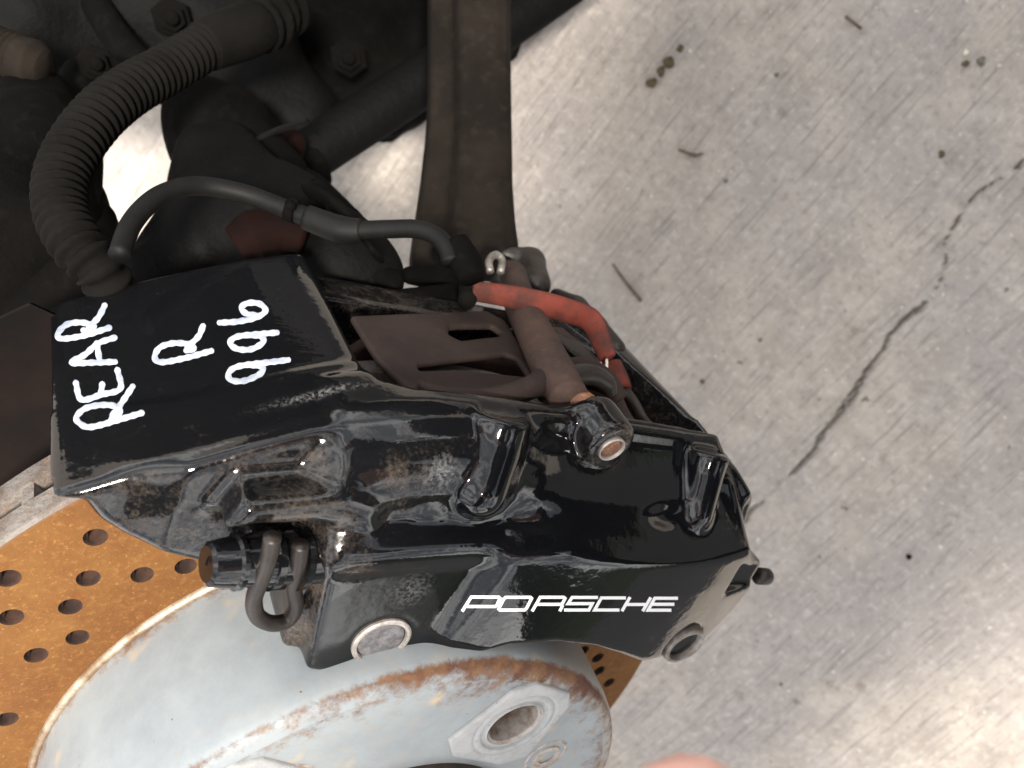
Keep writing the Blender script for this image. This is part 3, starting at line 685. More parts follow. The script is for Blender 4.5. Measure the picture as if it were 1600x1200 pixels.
# plugs in the face
for P, mt, wr in ((PL1, M_PLUG, M_WORN), (PL2, M_BLACK, M_WORN)):
    zf = 45 if P is PL2 else 43.8
    zf = 50.0-((P[0]-50)/60)**2*7.0+.1 if P is PL2 else 41.2
    V, Fc = lathe((P[0], P[1], zf-1.5), (0, 0, 1), [(0, 8.6), (1.6, 8.5), (2.0, 7.9), (1.9, 7.2), (1.0, 6.9)] if P is PL1 else [(0, 8.4), (2.9, 8.1), (3.5, 7.4), (3.4, 6.7), (2.6, 6.2), (.8, 6.0)], 48, False)
    pr = mesh_obj('plug_rim', V, Fc, wr if P is PL1 else M_BLACKD, cal, auto=40) if P is PL1 else mesh_obj('plug_rim', V, Fc, M_STEEL, cal, auto=40)
    V, Fc = lathe((P[0], P[1], zf-1.4), (0, 0, 1), [(0, 6.9), (1.0, 6.6), (1.2, 5.8), (1.25, 3), (1.2, 0.01)], 40)
    mesh_obj('sealing_plug', V, Fc, mt, cal)

# bolt through the clamp bridge
V, Fc = lathe((29.4, 158.8, 25), (.03, -.12, 1), [(0, 3.5), (3.6, 3.4), (4.0, 3.1), (4.1, 0.01)], 28); mesh_obj('clamp_bolt', V, Fc, M_BOLTRUST, cal)
V, Fc = lathe((29.4, 158.7, 26.0), (.03, -.12, 1), [(0, 4.3), (3.3, 4.35), (3.7, 4.1), (3.5, 3.7), (2.4, 3.55)], 28, False); mesh_obj('bolt_collar', V, Fc, M_WORN, cal)
V, Fc = lathe((22, 163.5, 8), (.35, .1, 1), [(0, 3.6), (9, 3.6)], 24); mesh_obj('pin_shank', V, Fc, M_BOLTRUST, cal)

# bleed screw with cap and clip
bl = mesh_obj('bleed_screw', *lathe(ON(505, 866, 33), np.array(ON(345, 882, 34))-np.array(ON(505, 868, 30)), [(0, 7.2), (6, 7.2), (6.2, 8.2), (8, 8.4), (8.2, 6.8), (13, 6.6), (13.4, 7.6), (15.2, 7.7), (15.6, 7.0), (18.5, 6.6), (22, 6.0), (22.4, 6.8), (23.6, 6.8), (24.2, 6.1), (27.5, 5.6), (29.5, 5.2), (30.2, 4.2), (30.3, .01)], 40), M_CLIPB if False else M_BLACK, cal, auto=30)
nn_ = len(bl.data.vertices); attr(bl, 'dust', np.full(nn_, .06)); attr(bl, 'scuff', np.zeros(nn_))
pa, pb = ON(425, 870, 33), ON(470, 866, 32)
lp = [(426, 838, 42), (420, 870, 42), (408, 905, 41), (397, 935, 40), (402, 962, 39), (425, 974, 38), (450, 968, 37), (462, 945, 37), (458, 915, 38), (466, 880, 40), (470, 850, 40)]
P = smooth_path([ON(*p) for p in lp], 6); mesh_obj('wire_clip', *sweep(P, 2.1, 12), M_CLIP, cal)
V, Fc = lathe(ON(470, 868, 31), np.array(ON(345, 882, 34))-np.array(ON(505, 868, 30)), [(0, 7.9), (7.5, 7.9)], 30); mesh_obj('rust_band', V, Fc, M_REDRUST, cal)
# pin tail peeking out at the right corner
V, Fc = lathe(ON(1185, 900, 36), np.array(ON(1215, 902, 36))-np.array(ON(1185, 900, 36)), [(0, 3.2), (5, 3.2), (6.2, 2.5), (6.4, .01)], 20); mesh_obj('locating_pin', V, Fc, M_CLIP, cal)

# ------------------------------------------------------------------ pads and hardware in the window
def plate(name, poly, r0, r1, mat, par, rr=1.0, cuts=(), bend=None, h=.7):
    P = np.array(poly)[:, [0, 1]]
    def f(x, y, z):
        yy = y-(bend(x, z) if bend else 0)
        d = poly2(x, z, P)
        for c in cuts: d = smax(d, -(poly2(x, z, c)+.8)+.8, 1.2)
        return slab(d+0*y, yy, r0, r1, rr)
    lo = (P[:, 0].min()-3, r0-8, P[:, 1].min()-3); hi_ = (P[:, 0].max()+3, r1+8, P[:, 1].max()+3)
    return part_sdf(name, f, lo, hi_, h, mat, par)[0]
def TN(px, py, r): a = OR(px, py, r); return (a[0], a[2])
pad1 = root('brake_pad', 'outboard brake pad with slotted brown plate in the caliper window', 'brake pad', (10, 130, 6))
q = 156.
outl = [TN(*p, q) for p in [(548, 492), (700, 486), (760, 484), (790, 500), (815, 540), (838, 590), (822, 602), (770, 628), (680, 622), (650, 614), (590, 560)]]
c1 = [TN(*p, q) for p in [(703, 510), (720, 508), (770, 508), (782, 518), (782, 524), (750, 527), (720, 531), (702, 522)]]
c2 = [TN(*p, q) for p in [(655, 568), (720, 560), (790, 552), (810, 560), (829, 588), (790, 584), (720, 576), (655, 578)]]
plate('slotted_plate', outl, q-2.4, q, M_PAD, pad1, .8, (c1, c2), None, .6)
def padb(x, y, z): return slab(poly2(x, y, [(-33, 96), (-33, 138), (-24, 147), (66, 146), (74, 138), (74, 96)])+0*z, z, 9.5, 14.6, 1)
part_sdf('backing_plate', padb, (-36, 93, 7), (77, 150, 17), .9, M_PADM, pad1)
def padf(x, y, z): return slab(poly2(x, y, [(-30, 98), (-30, 134), (68, 134), (68, 98)])+0*z, z, .6, 9.6, 1)
part_sdf('friction_lining', padf, (-33, 95, -2), (71, 137, 12), 1.2, M_DARK2, pad1)
pad2 = root('brake_pad', 'inboard brake pad behind the disc, seen in shade through the window', 'brake pad', (10, 130, -36))
part_sdf('backing_plate', lambda x, y, z: padb(x, y, -24-z), (-36, 93, -41), (77, 150, -31), .9, M_PADM, pad2)
part_sdf('friction_lining', lambda x, y, z: padf(x, y, -24-z), (-33, 95, -36), (71, 137, -22), 1.2, M_DARK2, pad2)

def sw(name, pts, rad, mat, par, seg=16, n=8, flat=None):
    P = smooth_path(pts, n); r = np.interp(np.linspace(0, 1, len(P)), np.linspace(0, 1, len(rad)), rad) if hasattr(rad, '__len__') else rad
    return mesh_obj(name, *sweep(P, r, seg, True, flat), mat, par)
# cross bar
sw('cross_bar', [OR(800, 425, 161), OR(812, 470, 162), OR(838, 525, 163), OR(868, 585, 164), OR(890, 625, 164)], [5.4, 6.0, 6.4, 6.6, 6.0], M_PADM, cal)
# curved spring leaf running under the bar to the clamp
sw('spring_leaf', [OR(655, 600, 158), OR(700, 618, 159), OR(770, 622, 160), OR(830, 605, 162), OR(870, 585, 162), OR(915, 583, 163), OR(950, 600, 162), OR(968, 625, 159)], [1.2, 2.4, 3.2, 3.6, 4.6, 5.2, 4.0, 2.5], M_PAD, cal, 14, 8)
sw('spring_edge', [OR(840, 622, 158), OR(862, 608, 162), OR(893, 588, 166), OR(925, 586, 167), OR(948, 600, 165), OR(956, 618, 162)], [1.4, 2.6, 3.4, 3.4, 3.0, 1.8], M_CLIP, cal, 14, 8)
# red sleeved sensor lead
lead = root('sensor_lead', 'red sleeved wear sensor lead bent across the caliper window', 'cable', OR(860, 480, 165))
sw('red_sleeve', [OR(738, 455, 166), OR(790, 462, 168), OR(850, 475, 170), OR(890, 487, 170), OR(922, 500, 169), OR(938, 530, 166), OR(950, 560, 163)], [3.6, 4.2, 4.6, 4.6, 4.4, 4.0, 3.2], M_RED, lead, 18, 10, .5)
sw('red_tube_end', [OR(956, 570, 158), OR(964, 590, 156), OR(970, 610, 154)], [3.6, 3.9, 4.0], M_RED, lead)
sw('frayed_wire', [OR(938, 567, 164), OR(946, 590, 162), OR(958, 606, 160)], .5, M_PALE, lead, 6)
sw('frayed_wire', [OR(948, 562, 164), OR(949, 585, 162), OR(957, 606, 160)], .55, M_PALE, lead, 6)
sw('rubber_grommet', [OR(742, 428, 163), OR(736, 448, 164), OR(730, 470, 163)], [3.4, 4.4, 3.0], M_RUBBER, lead)
# inner plates to the right of the bar
plate('retaining_plate', [TN(*p, 157) for p in [(845, 505), (880, 510), (920, 545), (955, 575), (985, 640), (1000, 665), (960, 668), (905, 600), (870, 560)]], 155, 157, M_PADM, cal, .8)
plate('retaining_plate', [TN(*p, 159) for p in [(838, 500), (852, 512), (905, 535), (948, 580), (935, 585), (885, 545)]], 158, 159.4, M_CLIP, cal, .6)
sw('lead_tail', [OR(975, 612, 154), OR(990, 630, 154), OR(1005, 655, 155), OR(1020, 668, 156)], [2.4, 2.0, 1.6, 1.2], M_CLIP, lead)
# inboard side of the window: dusty casting, fitting, bolt eye
def inb(x, y, z):
    a = cap(x, y, z, OR(690, 398, 156), OR(730, 448, 155), 4.6, 5.4)
    a = smin(a, cap(x, y, z, OR(640, 430, 151), OR(720, 440, 152), 3.5, 6), 6)
    a = smin(a, cap(x, y, z, OR(600, 468, 149), OR(700, 462, 151), 3.0, 4.6), 2)
    a = smin(a, cap(x, y, z, OR(520, 408, 151), OR(610, 440, 150), 4.0, 5), 5)
    a = smin(a, cap(x, y, z, OR(655, 385, 152), OR(692, 372, 156), 3.0, 2.6), 3)
    return a
part_sdf('inboard_casting', inb, (-50, 136, -100), (34, 168, -36), .9, M_DARK, cal)
def inr(x, y, z):
    pts_ = [(748, 378, 158, 5), (790, 398, 160, 6), (825, 412, 160, 7), (838, 445, 160, 6)]
    a = None
    for i in range(3):
        p, q2 = pts_[i], pts_[i+1]; d = cap(x, y, z, OR(*p[:3]), OR(*q2[:3]), p[3], q2[3]); a = d if a is None else smin(a, d, 3)
    a = smin(a, cap(x, y, z, OR(790, 445, 156), OR(815, 440, 158), 6.5, 5.5), 2)
    pts_ = [(870, 462, 157, 3.2), (900, 480, 158, 4.5), (930, 510, 157, 4.5), (962, 545, 156, 4)]
    for i in range(3):
        p, q2 = pts_[i], pts_[i+1]; a = smin(a, cap(x, y, z, OR(*p[:3]), OR(*q2[:3]), p[3], q2[3]), 2)
    return a
part_sdf('inboard_lug', inr, (-12, 140, -100), (90, 176, -25), 1.0, M_CLIP, cal)
P_ = smooth_path([OR(766, 425, 166), OR(764, 408, 168), OR(774, 398, 169), OR(784, 406, 168), OR(782, 425, 166)], 6); mesh_obj('locking_eye', *sweep(P_, 1.5, 10), M_STEEL, cal)
def dk(x, y, z): return slab(poly2(x, z, [(-38, -62), (-38, 13), (80, 15), (73, -40), (58, -64)])+0*y, y, 112, 120, 1)  # made-up dark slab closing the window, standing in for the shade inside
part_sdf('piston_wall', dk, (-42, 108, -66), (84, 124, 18), 1.6, M_DARK2, cal)

# ------------------------------------------------------------------ hoses, boots and arms in the dark wheel well
def tubeD(name, pts, rad, mat, par=None, seg=20, n=8, flat=None):
    return sw(name, [OD(*p) for p in pts], rad, mat, par, seg, n, flat)
boot = root('corrugated_boot', 'ribbed dusty rubber boot curving up beside the lettered end of the caliper', 'rubber boot', OD(100, 330, 280))
pts_ = [OD(*p) for p in [(185, 470, 256), (158, 425, 247), (122, 385, 246), (97, 335, 252), (96, 280, 260), (120, 225, 270), (160, 175, 282), (205, 140, 296), (250, 115, 310), (300, 85, 325), (322, 72, 332)]]
P = smooth_path(pts_, 26); Ls = np.r_[0, np.cumsum(np.linalg.norm(np.diff(P, axis=0), axis=1))]
s_ = np.arange(0, Ls[-1], .42); P = np.stack([np.interp(s_, Ls, P[:, i]) for i in range(3)], 1)
rb = 6.9+.95*np.sign(np.sin(s_*2*math.pi/3.9))*np.abs(np.sin(s_*2*math.pi/3.9))**.6+np.interp(s_, [0, Ls[-1]*.15, Ls[-1]*.6, Ls[-1]], [-.6, .2, 1.0, 1.2])
mesh_obj('ribbed_sleeve', *sweep(P, rb, 28), M_RUBBER, boot)
tubeD('smooth_collar', [(318, 74, 330), (345, 62, 336), (385, 48, 345), (402, 40, 350)], [9.5, 10.5, 11, 10.6], M_RUBBER, boot)
for k in range(4):
    c = OD(402+k*13, 38-k*9, 350+k*5); d = np.array(OD(430, 20, 362))-np.array(OD(390, 45, 346))
    mesh_obj('lobed_end', *lathe(c, d, [(-1.6, 9.2), (-1, 12.2+(k % 2)), (1, 12.4+(k % 2)), (1.8, 9)], 18), M_RUBBER, boot)
hose = root('brake_hose', 'smooth black brake hose arching over the top edge of the caliper', 'brake hose', OD(440, 330, 265))
tubeD('hose', [(186, 400, 238), (205, 350, 246), (240, 312, 254), (285, 293, 262), (330, 292, 268), (390, 305, 272), (450, 328, 272), (510, 350, 270)], 3.1, M_HOSE, hose)
tubeD('hose_sleeve', [(480, 340, 271), (530, 358, 269), (565, 360, 268)], [4.2, 4.6, 3.8], M_HOSE, hose)
tubeD('hose', [(555, 360, 268), (610, 358, 266), (650, 358, 264), (680, 368, 262), (698, 388, 260), (705, 410, 258)], 3.0, M_HOSE, hose)
tubeD('crimped_union', [(712, 378, 262), (728, 410, 260), (738, 436, 258)], [4.2, 5.2, 4.2], M_STEELD if False else M_DARK, hose)
arm = root('suspension_arm', 'flat dusty brown suspension arm standing upright behind the caliper', 'suspension arm', OD(740, 200, 340))
def mkarm():
    L_ = [(668, -60), (668, 80), (668, 160), (664, 220), (656, 290), (648, 345), (640, 400), (638, 440)]
    R_e = [(798, -60), (798, 80), (799, 160), (800, 220), (801, 290), (805, 340), (812, 400), (822, 440)]
    V = []; rows = []
    for i, (a, c) in enumerate(zip(L_, R_e)):
        dep = 400-(i*9); xs = [a[0], a[0]+5, a[0]+36+i*2, a[0]+46+i*3, a[0]+56+i*3, c[0]-22, c[0]-4, c[0]]
        dp = [14, 4, 3, -5, -6, -6, -2, 10]; fr = [OD(x, a[1], dep+q3) for x, q3 in zip(xs, dp)]; bk = [OD(x, a[1], dep+34) for x in (c[0]-2, a[0]+2)]
        rows.append(len(V)); V += fr+bk
    m_ = 10; Fc = [[rows[i]+k, rows[i]+(k+1) % m_, rows[i+1]+(k+1) % m_, rows[i+1]+k] for i in range(len(rows)-1) for k in range(m_)]
    Fc += [list(range(m_)), [rows[-1]+k for k in range(m_)][::-1]]
    o = mesh_obj('arm_plate', V, Fc, M_ARM, arm, True, auto=50)
    bv = o.modifiers.new('b', 'BEVEL'); bv.width = .0015; bv.segments = 3; bv.limit_method = 'ANGLE'; bv.angle_limit = .35
mkarm()
bar = root('tie_bar', 'dark round tie bar crossing diagonally behind the suspension arm', 'tie bar', OD(600, 180, 450))
tubeD('bar', [(470, 262, 430), (500, 232, 436), (600, 166, 450), (720, 85, 465), (880, -25, 485), (1000, -110, 500)], [12, 13.5, 14, 14, 14, 14], M_DARK2, bar, 28)
tubeD('bar_end', [(425, 285, 425), (470, 268, 430), (495, 255, 434)], [13, 15, 13], M_DARK, bar, 28)
rod = root('toe_rod', 'thin dark rod slanting behind the ribbed boot', 'rod', OD(330, 190, 380))
tubeD('rod', [(130, -30, 400), (190, 70, 395), (262, 140, 390), (330, 195, 385), (400, 250, 378), (450, 290, 372)], [7, 7.5, 7.5, 7.5, 7.5, 7], M_DARK, rod)
tubeD('rod_joint', [(440, 280, 372), (480, 305, 368), (530, 345, 362), (560, 375, 358)], [9, 11, 9, 6], M_DARK2, rod)
bush = root('red_bushing', 'dull red conical bushing above the caliper edge', 'bushing', OD(420, 365, 285))
tubeD('bushing', [(370, 385, 284), (400, 368, 285), (440, 360, 286), (478, 372, 287)], [7, 9, 7.5, 5.5], M_REDRUST, bush)
mt2 = root('red_mount', 'small dull red rubber mount beside the dark bar end', 'mount', OD(450, 232, 400))
tubeD('mount', [(432, 250, 400), (450, 232, 402), (462, 212, 404)], [7, 8.5, 6], M_REDRUST, mt2)

def blobthing(name, label, cat, fn, lo, hi, h, mat, pname):
    r_ = root(name, label, cat, (np.array(lo)+np.array(hi))/2); part_sdf(pname, fn, lo, hi, h, mat, r_); return r_
def chain(x, y, z, L, k=4):
    a = None
    for p, q2 in zip(L[:-1], L[1:]):
        d = cap(x, y, z, OD(*p[:3]), OD(*q2[:3]), p[3], q2[3]); a = d if a is None else smin(a, d, k)
    return a
def bnds(L, pad):
    P = np.array([OD(*p[:3]) for p in L]); rr = np.array([p[3] for p in L])[:, None]; return tuple((P-rr).min(0)-pad), tuple((P+rr).max(0)+pad)
def chained(name, label, cat, L, mat, pname, h=2.5, k=8, wob=2.):
    lo, hi = bnds(L, 5)
    f = lambda x, y, z: chain(x, y, z, L, k)+wob*np.sin(x*.13+y*.09)*np.sin(y*.17+z*.11)*np.sin(z*.15+x*.05)
    return blobthing(name, label, cat, f, lo, hi, h, mat, pname)
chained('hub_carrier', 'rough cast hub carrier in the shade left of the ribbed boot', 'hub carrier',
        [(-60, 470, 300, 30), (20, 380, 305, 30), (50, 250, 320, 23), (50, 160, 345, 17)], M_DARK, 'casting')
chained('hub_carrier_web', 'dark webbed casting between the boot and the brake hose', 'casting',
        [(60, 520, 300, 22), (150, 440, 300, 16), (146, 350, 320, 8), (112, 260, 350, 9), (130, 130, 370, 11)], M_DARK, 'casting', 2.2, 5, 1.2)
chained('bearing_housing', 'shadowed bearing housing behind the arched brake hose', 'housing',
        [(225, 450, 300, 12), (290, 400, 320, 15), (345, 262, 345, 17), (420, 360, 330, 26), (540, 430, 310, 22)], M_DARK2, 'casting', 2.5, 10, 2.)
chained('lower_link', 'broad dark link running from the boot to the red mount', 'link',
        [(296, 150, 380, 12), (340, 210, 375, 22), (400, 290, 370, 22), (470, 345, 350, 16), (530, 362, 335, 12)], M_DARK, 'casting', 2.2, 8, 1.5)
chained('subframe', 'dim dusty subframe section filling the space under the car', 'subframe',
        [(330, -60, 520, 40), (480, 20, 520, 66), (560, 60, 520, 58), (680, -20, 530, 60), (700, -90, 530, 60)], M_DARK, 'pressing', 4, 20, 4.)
chained('spring_seat', 'dark round spring seat at the upper left under the body', 'spring seat',
        [(-80, 20, 430, 50), (60, 30, 430, 52), (160, 10, 440, 45), (300, 20, 450, 46), (400, 140, 450, 30), (470, 190, 450, 22)], M_DARK2, 'pressing', 4, 15, 3.)
cs = root('ribbed_gaiter', 'brown ribbed gaiter end poking in at the left edge', 'gaiter', OD(20, 90, 330))
P = smooth_path([OD(-60, 60, 330), OD(0, 85, 330), OD(72, 108, 330)], 40); s_ = np.linspace(0, 1, len(P))
mesh_obj('ribbed_sleeve', *sweep(P, 10+.8*np.sin(s_*2*math.pi*16)*(s_ < .72)-3*(s_ > .9)*(s_-.9)*10, 24), M_ARM, cs)
# dust shield behind the disc, left of the caliper
ds = root('dust_shield', 'thin dark red-brown dust shield behind the left rim of the disc', 'dust shield', (-110, 90, -60))
V, Fc = [], []
seg = 60
for (r, z) in ((60, -62), (120, -64), (165, -60), (178, -48), (180, -46), (178, -49), (164, -62), (120, -66), (60, -64)):
    for k in range(seg+1):
        a = math.radians(-140+100*k/seg); V.append((r*math.sin(a), r*math.cos(a), z))
for i in range(8):
    for k in range(seg): Fc.append([i*(seg+1)+k, i*(seg+1)+k+1, (i+1)*(seg+1)+k+1, (i+1)*(seg+1)+k])
mesh_obj('shield_plate', V, Fc, M_SHIELD, ds)


# ------------------------------------------------------------------ the person taking the picture
def person():
    p = link(bpy.data.objects.new('person', None)); p.location = (.45, .65, 0)
    tag(p, 'person leaning over just outside the picture with a pink fingertip at its bottom edge', 'person')
    def tr_(s):
        if len(s) == 5: return s
        x, y, z, r = s; x += .20*min(1, max(0, (z-.72)/.15)); return (CAMW[0]+.70*x+.714*y, CAMW[1]+.714*x-.70*y, z, r)
    def cw(x, y, z, r): q = CAMW+W3@np.array([x, y, z])*.001; return (*q, r, 1)
    def grow(name, segs, mat, h=.012, k=.03):
        segs = [[tr_(s) for s in c] for c in segs]; P = np.array([s[:3] for c in segs for s in c]); rr = .2
        lo = P.min(0)-rr; hi_ = P.max(0)+rr
        def f(x, y, z):
            a = None
            for c in segs:
                for s, e in zip(c[:-1], c[1:]):
                    d = cap(x, y, z, s[:3], e[:3], s[3], e[3]); a = d if a is None else smin(a, d, k)
            return a
        V, Q = sculpt(f, lo, hi_, h, 1); return mesh_obj(name, V, flipfix(V-lo, Q), mat, p, world=True)
    skin = simple('skin', (.80, .46, .38), .5, 0, var=.06, scale=40, bump=.1); jk = simple('navy_jacket_cloth', (.030, .034, .045), .85, 0, scale=60, bump=.4); tr = simple('dark_trouser_cloth', (.022, .024, .030), .9, 0, scale=80, bump=.4)
    sh = simple('black_shoe_leather', (.015, .014, .014), .6, 0, scale=80, bump=.2); hr = simple('dark_brown_hair', (.025, .017, .012), .6, 0, scale=200, bump=.8)
    grow('body', [[(.17, 0, 1.00, .062), (.16, 0, 1.05, .082), (.18, 0, 1.11, .090)], [(.26, 0, 1.0, .052), (.32, 0, .96, .06)], [(.13, 0, .975, .03), (.105, 0, .985, .014), (.115, 0, 1.01, .012)],
                  [(.12, -.16, .665, .030), (.06, -.12, .655, .028), (.03, -.10, .65, .022)],
                  [(.34, .17, .90, .045), (.32, .27, .70, .035), (.16, .17, .60, .030), cw(75, -150, 10, .028), cw(62, -118, 5, .024)], [(.33, 0, .95, .06), (.34, .17, .90, .045)], [(.33, 0, .95, .06), (.34, -.17, .90, .045), (.30, -.27, .73, .035), (.13, -.165, .665, .030)], [cw(19.3, -49.2, -90, .0100), cw(27, -70, -72, .0104), cw(44, -92, -40, .0125), cw(56, -110, -8, .018)],
                  [cw(62-12, -118, -1, .011), cw(28, -98, 16, .0095), cw(10, -86, 8, .0085), cw(2, -84, -2, .0075)], [cw(64, -118, 11, .011), cw(42, -98, 28, .0095), cw(24, -86, 20, .0085), cw(16, -84, 10, .0075)],
                  [cw(76, -118, 23, .011), cw(54, -98, 40, .0095), cw(36, -86, 32, .0085), cw(28, -84, 22, .0075)], [cw(86, -118, 35, .010), cw(64, -98, 52, .0085), cw(46, -86, 44, .0075), cw(38, -84, 34, .007)],
                  [(.04, -.11, .652, .020), (.0, -.085, .665, .010), (-.01, -.07, .65, .008)]] +
         [[(.02+dx, -.10, .655+dz, .010), (-.012+dx, -.105, .66+dz, .009), (-.03+dx, -.085, .655+dz, .008)] for dx, dz in ((-.01, .02), (.0, .005), (.005, -.012), (.012, -.026))], skin, .0045, .006)
    grow('hair', [[(.20, 0, 1.12, .094), (.225, 0, 1.09, .088), (.24, 0, 1.04, .07)]], hr, .008)
    grow('jacket', [[(.34, 0, .93, .12), (.40, 0, .88, .15), (.52, 0, .74, .155), (.62, 0, .62, .15)], [(.34, -.17, .92, .075), (.34, .17, .92, .075)],
                    [(.34, -.18, .91, .068), (.30, -.27, .73, .052), (.14, -.17, .67, .042)], [(.34, .18, .91, .068), (.32, .27, .70, .052), (.17, .17, .60, .042)]], jk)
    grow('trousers', [[(.62, 0, .58, .15), (.70, 0, .50, .15)], [(.68, -.12, .45, .10), (.42, -.27, .50, .072), (.58, -.27, .26, .06), (.62, -.27, .12, .048)],
                      [(.68, .12, .45, .10), (.42, .27, .50, .072), (.58, .27, .26, .06), (.62, .27, .12, .048)]], tr)
    for y in (-.27, .27):
        grow('shoe', [[(.66, y, .05, .045), (.58, y, .05, .045), (.50, y, .04, .045), (.45, y, .036, .038)], [(.63, y, .1, .05), (.63, y, .06, .045)]], sh, .008, .02)
person()

# unseen green bank added outboard for the paint to mirror; mound makes a dark patch
bx = np.linspace(3.2, 9, 60); by = np.linspace(-14, 12, 160); BX, BY = np.meshgrid(bx, by, indexing='ij')
BZ = np.clip((BX-3.2)*.25, 0, .25)+1.9*np.exp(-((BY+2.5-(BX-5)*-.5)/.45)**2-((BX-5)/.7)**2)+.25*(vnoise(BX*3+50, BY*3+50, 21)-.5)*np.clip(BX-3.2, 0, 1)+.002+.06*vnoise(BX*9+50, BY*9+50, 22)*np.clip(BX-3.2, 0, 1)
bi = np.arange(BX.size).reshape(BX.shape); BQ = np.stack([bi[:-1, :-1], bi[1:, :-1], bi[1:, 1:], bi[:-1, 1:]], -1).reshape(-1, 4)
tag(mesh_obj('grass_bank', np.stack([BX, BY, BZ], -1).reshape(-1, 3), BQ, simple('grass_green', (.022, .034, .012), .9, 0, col2=(.010, .017, .006), scale=8, bump=.5), None, True, world=True), kind='structure')

def box_w(name, a, bb, mat, par=None):
    x0, y0, z0 = a; x1, y1, z1 = bb
    V = [(x, y, z) for x in (x0, x1) for y in (y0, y1) for z in (z0, z1)]
    return mesh_obj(name, V, [[0, 1, 3, 2], [4, 6, 7, 5], [0, 4, 5, 1], [2, 3, 7, 6], [0, 2, 6, 4], [1, 5, 7, 3]], mat, par, False, world=True)
ax_ = root('axle_casing', 'dark greasy axle casing added beyond the ribbed boot so the paint mirrors black', 'axle casing', OD(-500, -100, 300))
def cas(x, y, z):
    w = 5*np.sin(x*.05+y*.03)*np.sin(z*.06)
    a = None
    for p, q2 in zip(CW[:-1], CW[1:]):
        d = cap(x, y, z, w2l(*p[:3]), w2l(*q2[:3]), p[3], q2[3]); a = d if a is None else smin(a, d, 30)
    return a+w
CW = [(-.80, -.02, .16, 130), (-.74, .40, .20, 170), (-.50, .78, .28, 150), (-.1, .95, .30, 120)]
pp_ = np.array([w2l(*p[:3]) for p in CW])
part_sdf('casing', cas, tuple(pp_.min(0)-185), tuple(pp_.max(0)+185), 12, M_BODY, ax_)  # unseen mass added so the lettered end of the caliper reflects black
# ------------------------------------------------------------------ litter on the concrete
def on_ground(px, py, h=0.): g = G(px, py); g[2] = h; return g
def sweepw(name, pts, rad, mat, parent=None, seg=8, label=None, cat=None, group=None):
    P = smooth_path(pts, 6); r = np.interp(np.linspace(0, 1, len(P)), np.linspace(0, 1, len(rad)), rad) if hasattr(rad, '__len__') else rad
    V, Fc = sweep(P, r, seg); o = mesh_obj(name, V, Fc, mat, parent, world=True)
    if label: tag(o, label, cat, group)
    return o
sweepw('twig', [on_ground(958, 412, .003), on_ground(978, 440, .004), on_ground(1002, 470, .002)], [.0008, .0012, .0014], M_TWIG, label='thin straight dry twig lying on the pale concrete right of the suspension arm', cat='twig')
def crumb(name, px, py, size, mat, label, cat, group=None, sq=.6, seed=0):
    r = random.Random(seed or int(px*7+py)); g = on_ground(px, py, size*.2); size *= .62; bm = bmesh.new(); bmesh.ops.create_icosphere(bm, subdivisions=2, radius=size)
    for v in bm.verts:
        n = 1+.35*(r.random()-.5)+.25*math.sin(v.co.x/size*3+px)*math.cos(v.co.y/size*2.3+py); v.co *= n; v.co.z *= sq
    V = [np.array(v.co)+g for v in bm.verts]; Fc = [[v.index for v in f.verts] for f in bm.faces]; bm.free()
    return tag(mesh_obj(name, V, Fc, mat, None, world=True), label, cat, group)
for i, (x, y, s, lab) in enumerate([(1063, 76, .004, 'small brown moss crumb at the upper end of the crumb trail near the top'), (1045, 98, .006, 'middle brown moss crumb in the trail near the top edge'), (1033, 112, .0055, 'larger brown moss crumb just below the middle one of the trail'), (1018, 130, .006, 'lowest brown moss crumb of the trail beside the suspension arm')]):
    crumb('moss_crumb', x, y, s, M_LEAF, lab, 'moss crumb', 'brown moss crumbs lying in a short trail', .5)
crumb('moss_crumb', 1471, 241, .0035, M_LEAF, 'single olive moss crumb near the right edge above the crack', 'moss crumb')
crumb('pebble', 1509, 82, .0032, M_PALE, 'small pale pebble beside dark grit near the top right corner', 'pebble')
crumb('pebble', 1532, 96, .0045, M_STONE, 'dark brown pebble right of the pale one near the top right corner', 'pebble')
crumb('pebble', 1508, 100, .0035, M_LEAF, 'mossy pebble just below the pale one near the top right corner', 'pebble')
crumb('pebble', 1213, 117, .0028, M_STONE, 'small dark round pebble on the grooved concrete near the top', 'pebble')
crumb('pebble', 1134, 283, .0025, M_STONE, 'small dark pebble on the grooved concrete above the twig', 'pebble')
crumb('pebble', 1188, 531, .0022, M_STONE, 'tiny black pebble between the caliper and the crack', 'pebble')
crumb('pebble', 1097, 596, .0028, M_LEAF, 'yellowish brown crumb close to the caliper window edge', 'crumb')
crumb('pebble', 1220, 1068, .0030, M_LEAF, 'elongated brown crumb on bright concrete low in the picture', 'crumb')
crumb('pebble', 1420, 870, .0032, M_REDRUST, 'reddish crumb on bright concrete at lower right', 'crumb')
crumb('glass_bead', 1340, 41, .0022, M_PALE, 'bright glinting bead at the end of a small stalk near the top edge', 'bead')
sweepw('stalk', [on_ground(1320, 27, .002), on_ground(1331, 36, .003), on_ground(1345, 46, .002)], .0011, M_TWIG, label='short dark stalk beside the glinting bead near the top edge', cat='stalk')
sweepw('twig', [on_ground(1060, 234, .002), on_ground(1085, 243, .003), on_ground(1098, 240, .002)], [.0008, .0015, .0008], M_TWIG, label='short curled brown twig above the long straight one', cat='twig')

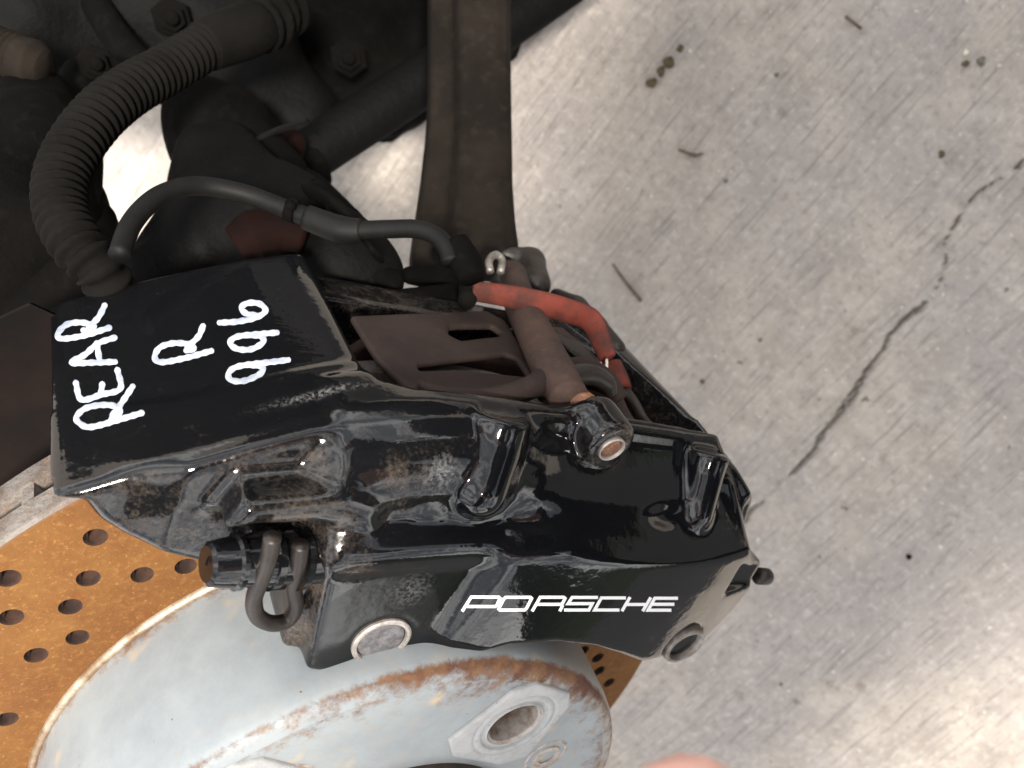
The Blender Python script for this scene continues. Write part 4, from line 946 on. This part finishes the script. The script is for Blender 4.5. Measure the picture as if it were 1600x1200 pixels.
# small clutter in the shade behind the caliper
def OW(px, py, d): return OD(px, py, d)
clamp = root('hose_clamp', 'thin dark clamp band round the black hose above the caliper', 'hose clamp', OD(455, 328, 272))
mesh_obj('band', *lathe(OD(448, 326, 271), np.array(OD(470, 334, 271))-np.array(OD(448, 326, 271)), [(0, 3.4), (.2, 4.0), (3.2, 4.0), (3.4, 3.4)], 28), M_DARK, clamp)
mesh_obj('screw', *lathe(OD(452, 318, 268), (0, 0, 1), [(0, 1.5), (3, 1.5), (3.4, 1.1), (3.5, .01)], 12), M_DARK, clamp)
for px, py, d, r, lab in ((268, 28, 400, 6.5, 'dark hexagonal nut in the shade above the slanting rod'), (545, 90, 440, 7, 'greasy nut on the subframe left of the upright arm'), (150, 100, 360, 5.5, 'small nut between the ribbed boot and the brown gaiter')):
    nt_ = root('nut', lab, 'nut', OD(px, py, d)); p_ = OD(px, py, d); dd_ = c2l(np.zeros(3))-np.array(p_)
    mesh_obj('nut_body', *lathe(p_, dd_, [(-6, r*1.5), (0, r*1.5), (0.6, r*1.35), (.7, r), (5, r), (5.4, r*.86)], 6), M_DARK, nt_, False)
    mesh_obj('stud', *lathe(p_, dd_, [(0, r*.55), (9, r*.52), (9.6, r*.4), (9.7, .01)], 16), M_DARK, nt_)
wir = root('brake_wire', 'thin dark wire crossing in front of the tie bar end', 'wire', OD(330, 130, 330))
tubeD('wire', [(296, 250, 340), (360, 240, 345), (430, 205, 360), (480, 190, 380)], 1.5, M_HOSE, wir, 10)
brk = root('hose_bracket', 'bent dark bracket gripping the brake hose beside the upright arm', 'bracket', OD(560, 350, 280))
tubeD('bracket_strap', [(482, 300, 300), (512, 312, 290), (545, 338, 282), (572, 372, 276), (590, 400, 270)], [4, 6, 6.5, 5.5, 4], M_DARK, brk, 12, 8, .35)
tubeD('bracket_tab', [(500, 285, 310), (522, 318, 292), (528, 345, 284)], [3.4, 4.2, 3.4], M_DARK, brk, 12, 8, .4)

# awning unseen overhead, added to throw shade on the brake and nearer concrete
awn = link(bpy.data.objects.new('awning', None)); awn.location = (1.2, .3, 1.46); tag(awn, 'dark awning unseen overhead, added to shade the brake and the concrete beside it', 'awning')
box_w('awning_sheet', (AWX, -1.3, 1.45), (.84, 2.2, 1.47), M_BODY, awn)
for y_ in (-1.25, 2.15): box_w('awning_post', (.78, y_-.03, 0.0), (.83, y_+.03, 1.449), M_BODY, awn)

def under(o, par):
    w_ = wloc(o.parent)+np.array(o.location); o.parent = par; o.location = w_-wloc(par)
kids = {}
for o in cal.children: kids.setdefault(o.name.split('.')[0], []).append(o)
for rim, plug in zip(sorted(kids['plug_rim'], key=lambda o: o.name), sorted(kids['sealing_plug'], key=lambda o: o.name)): under(plug, rim)
under(kids['bolt_collar'][0], kids['clamp_bolt'][0])
for nm in ('wire_clip', 'rust_band'): under(kids[nm][0], kids['bleed_screw'][0])
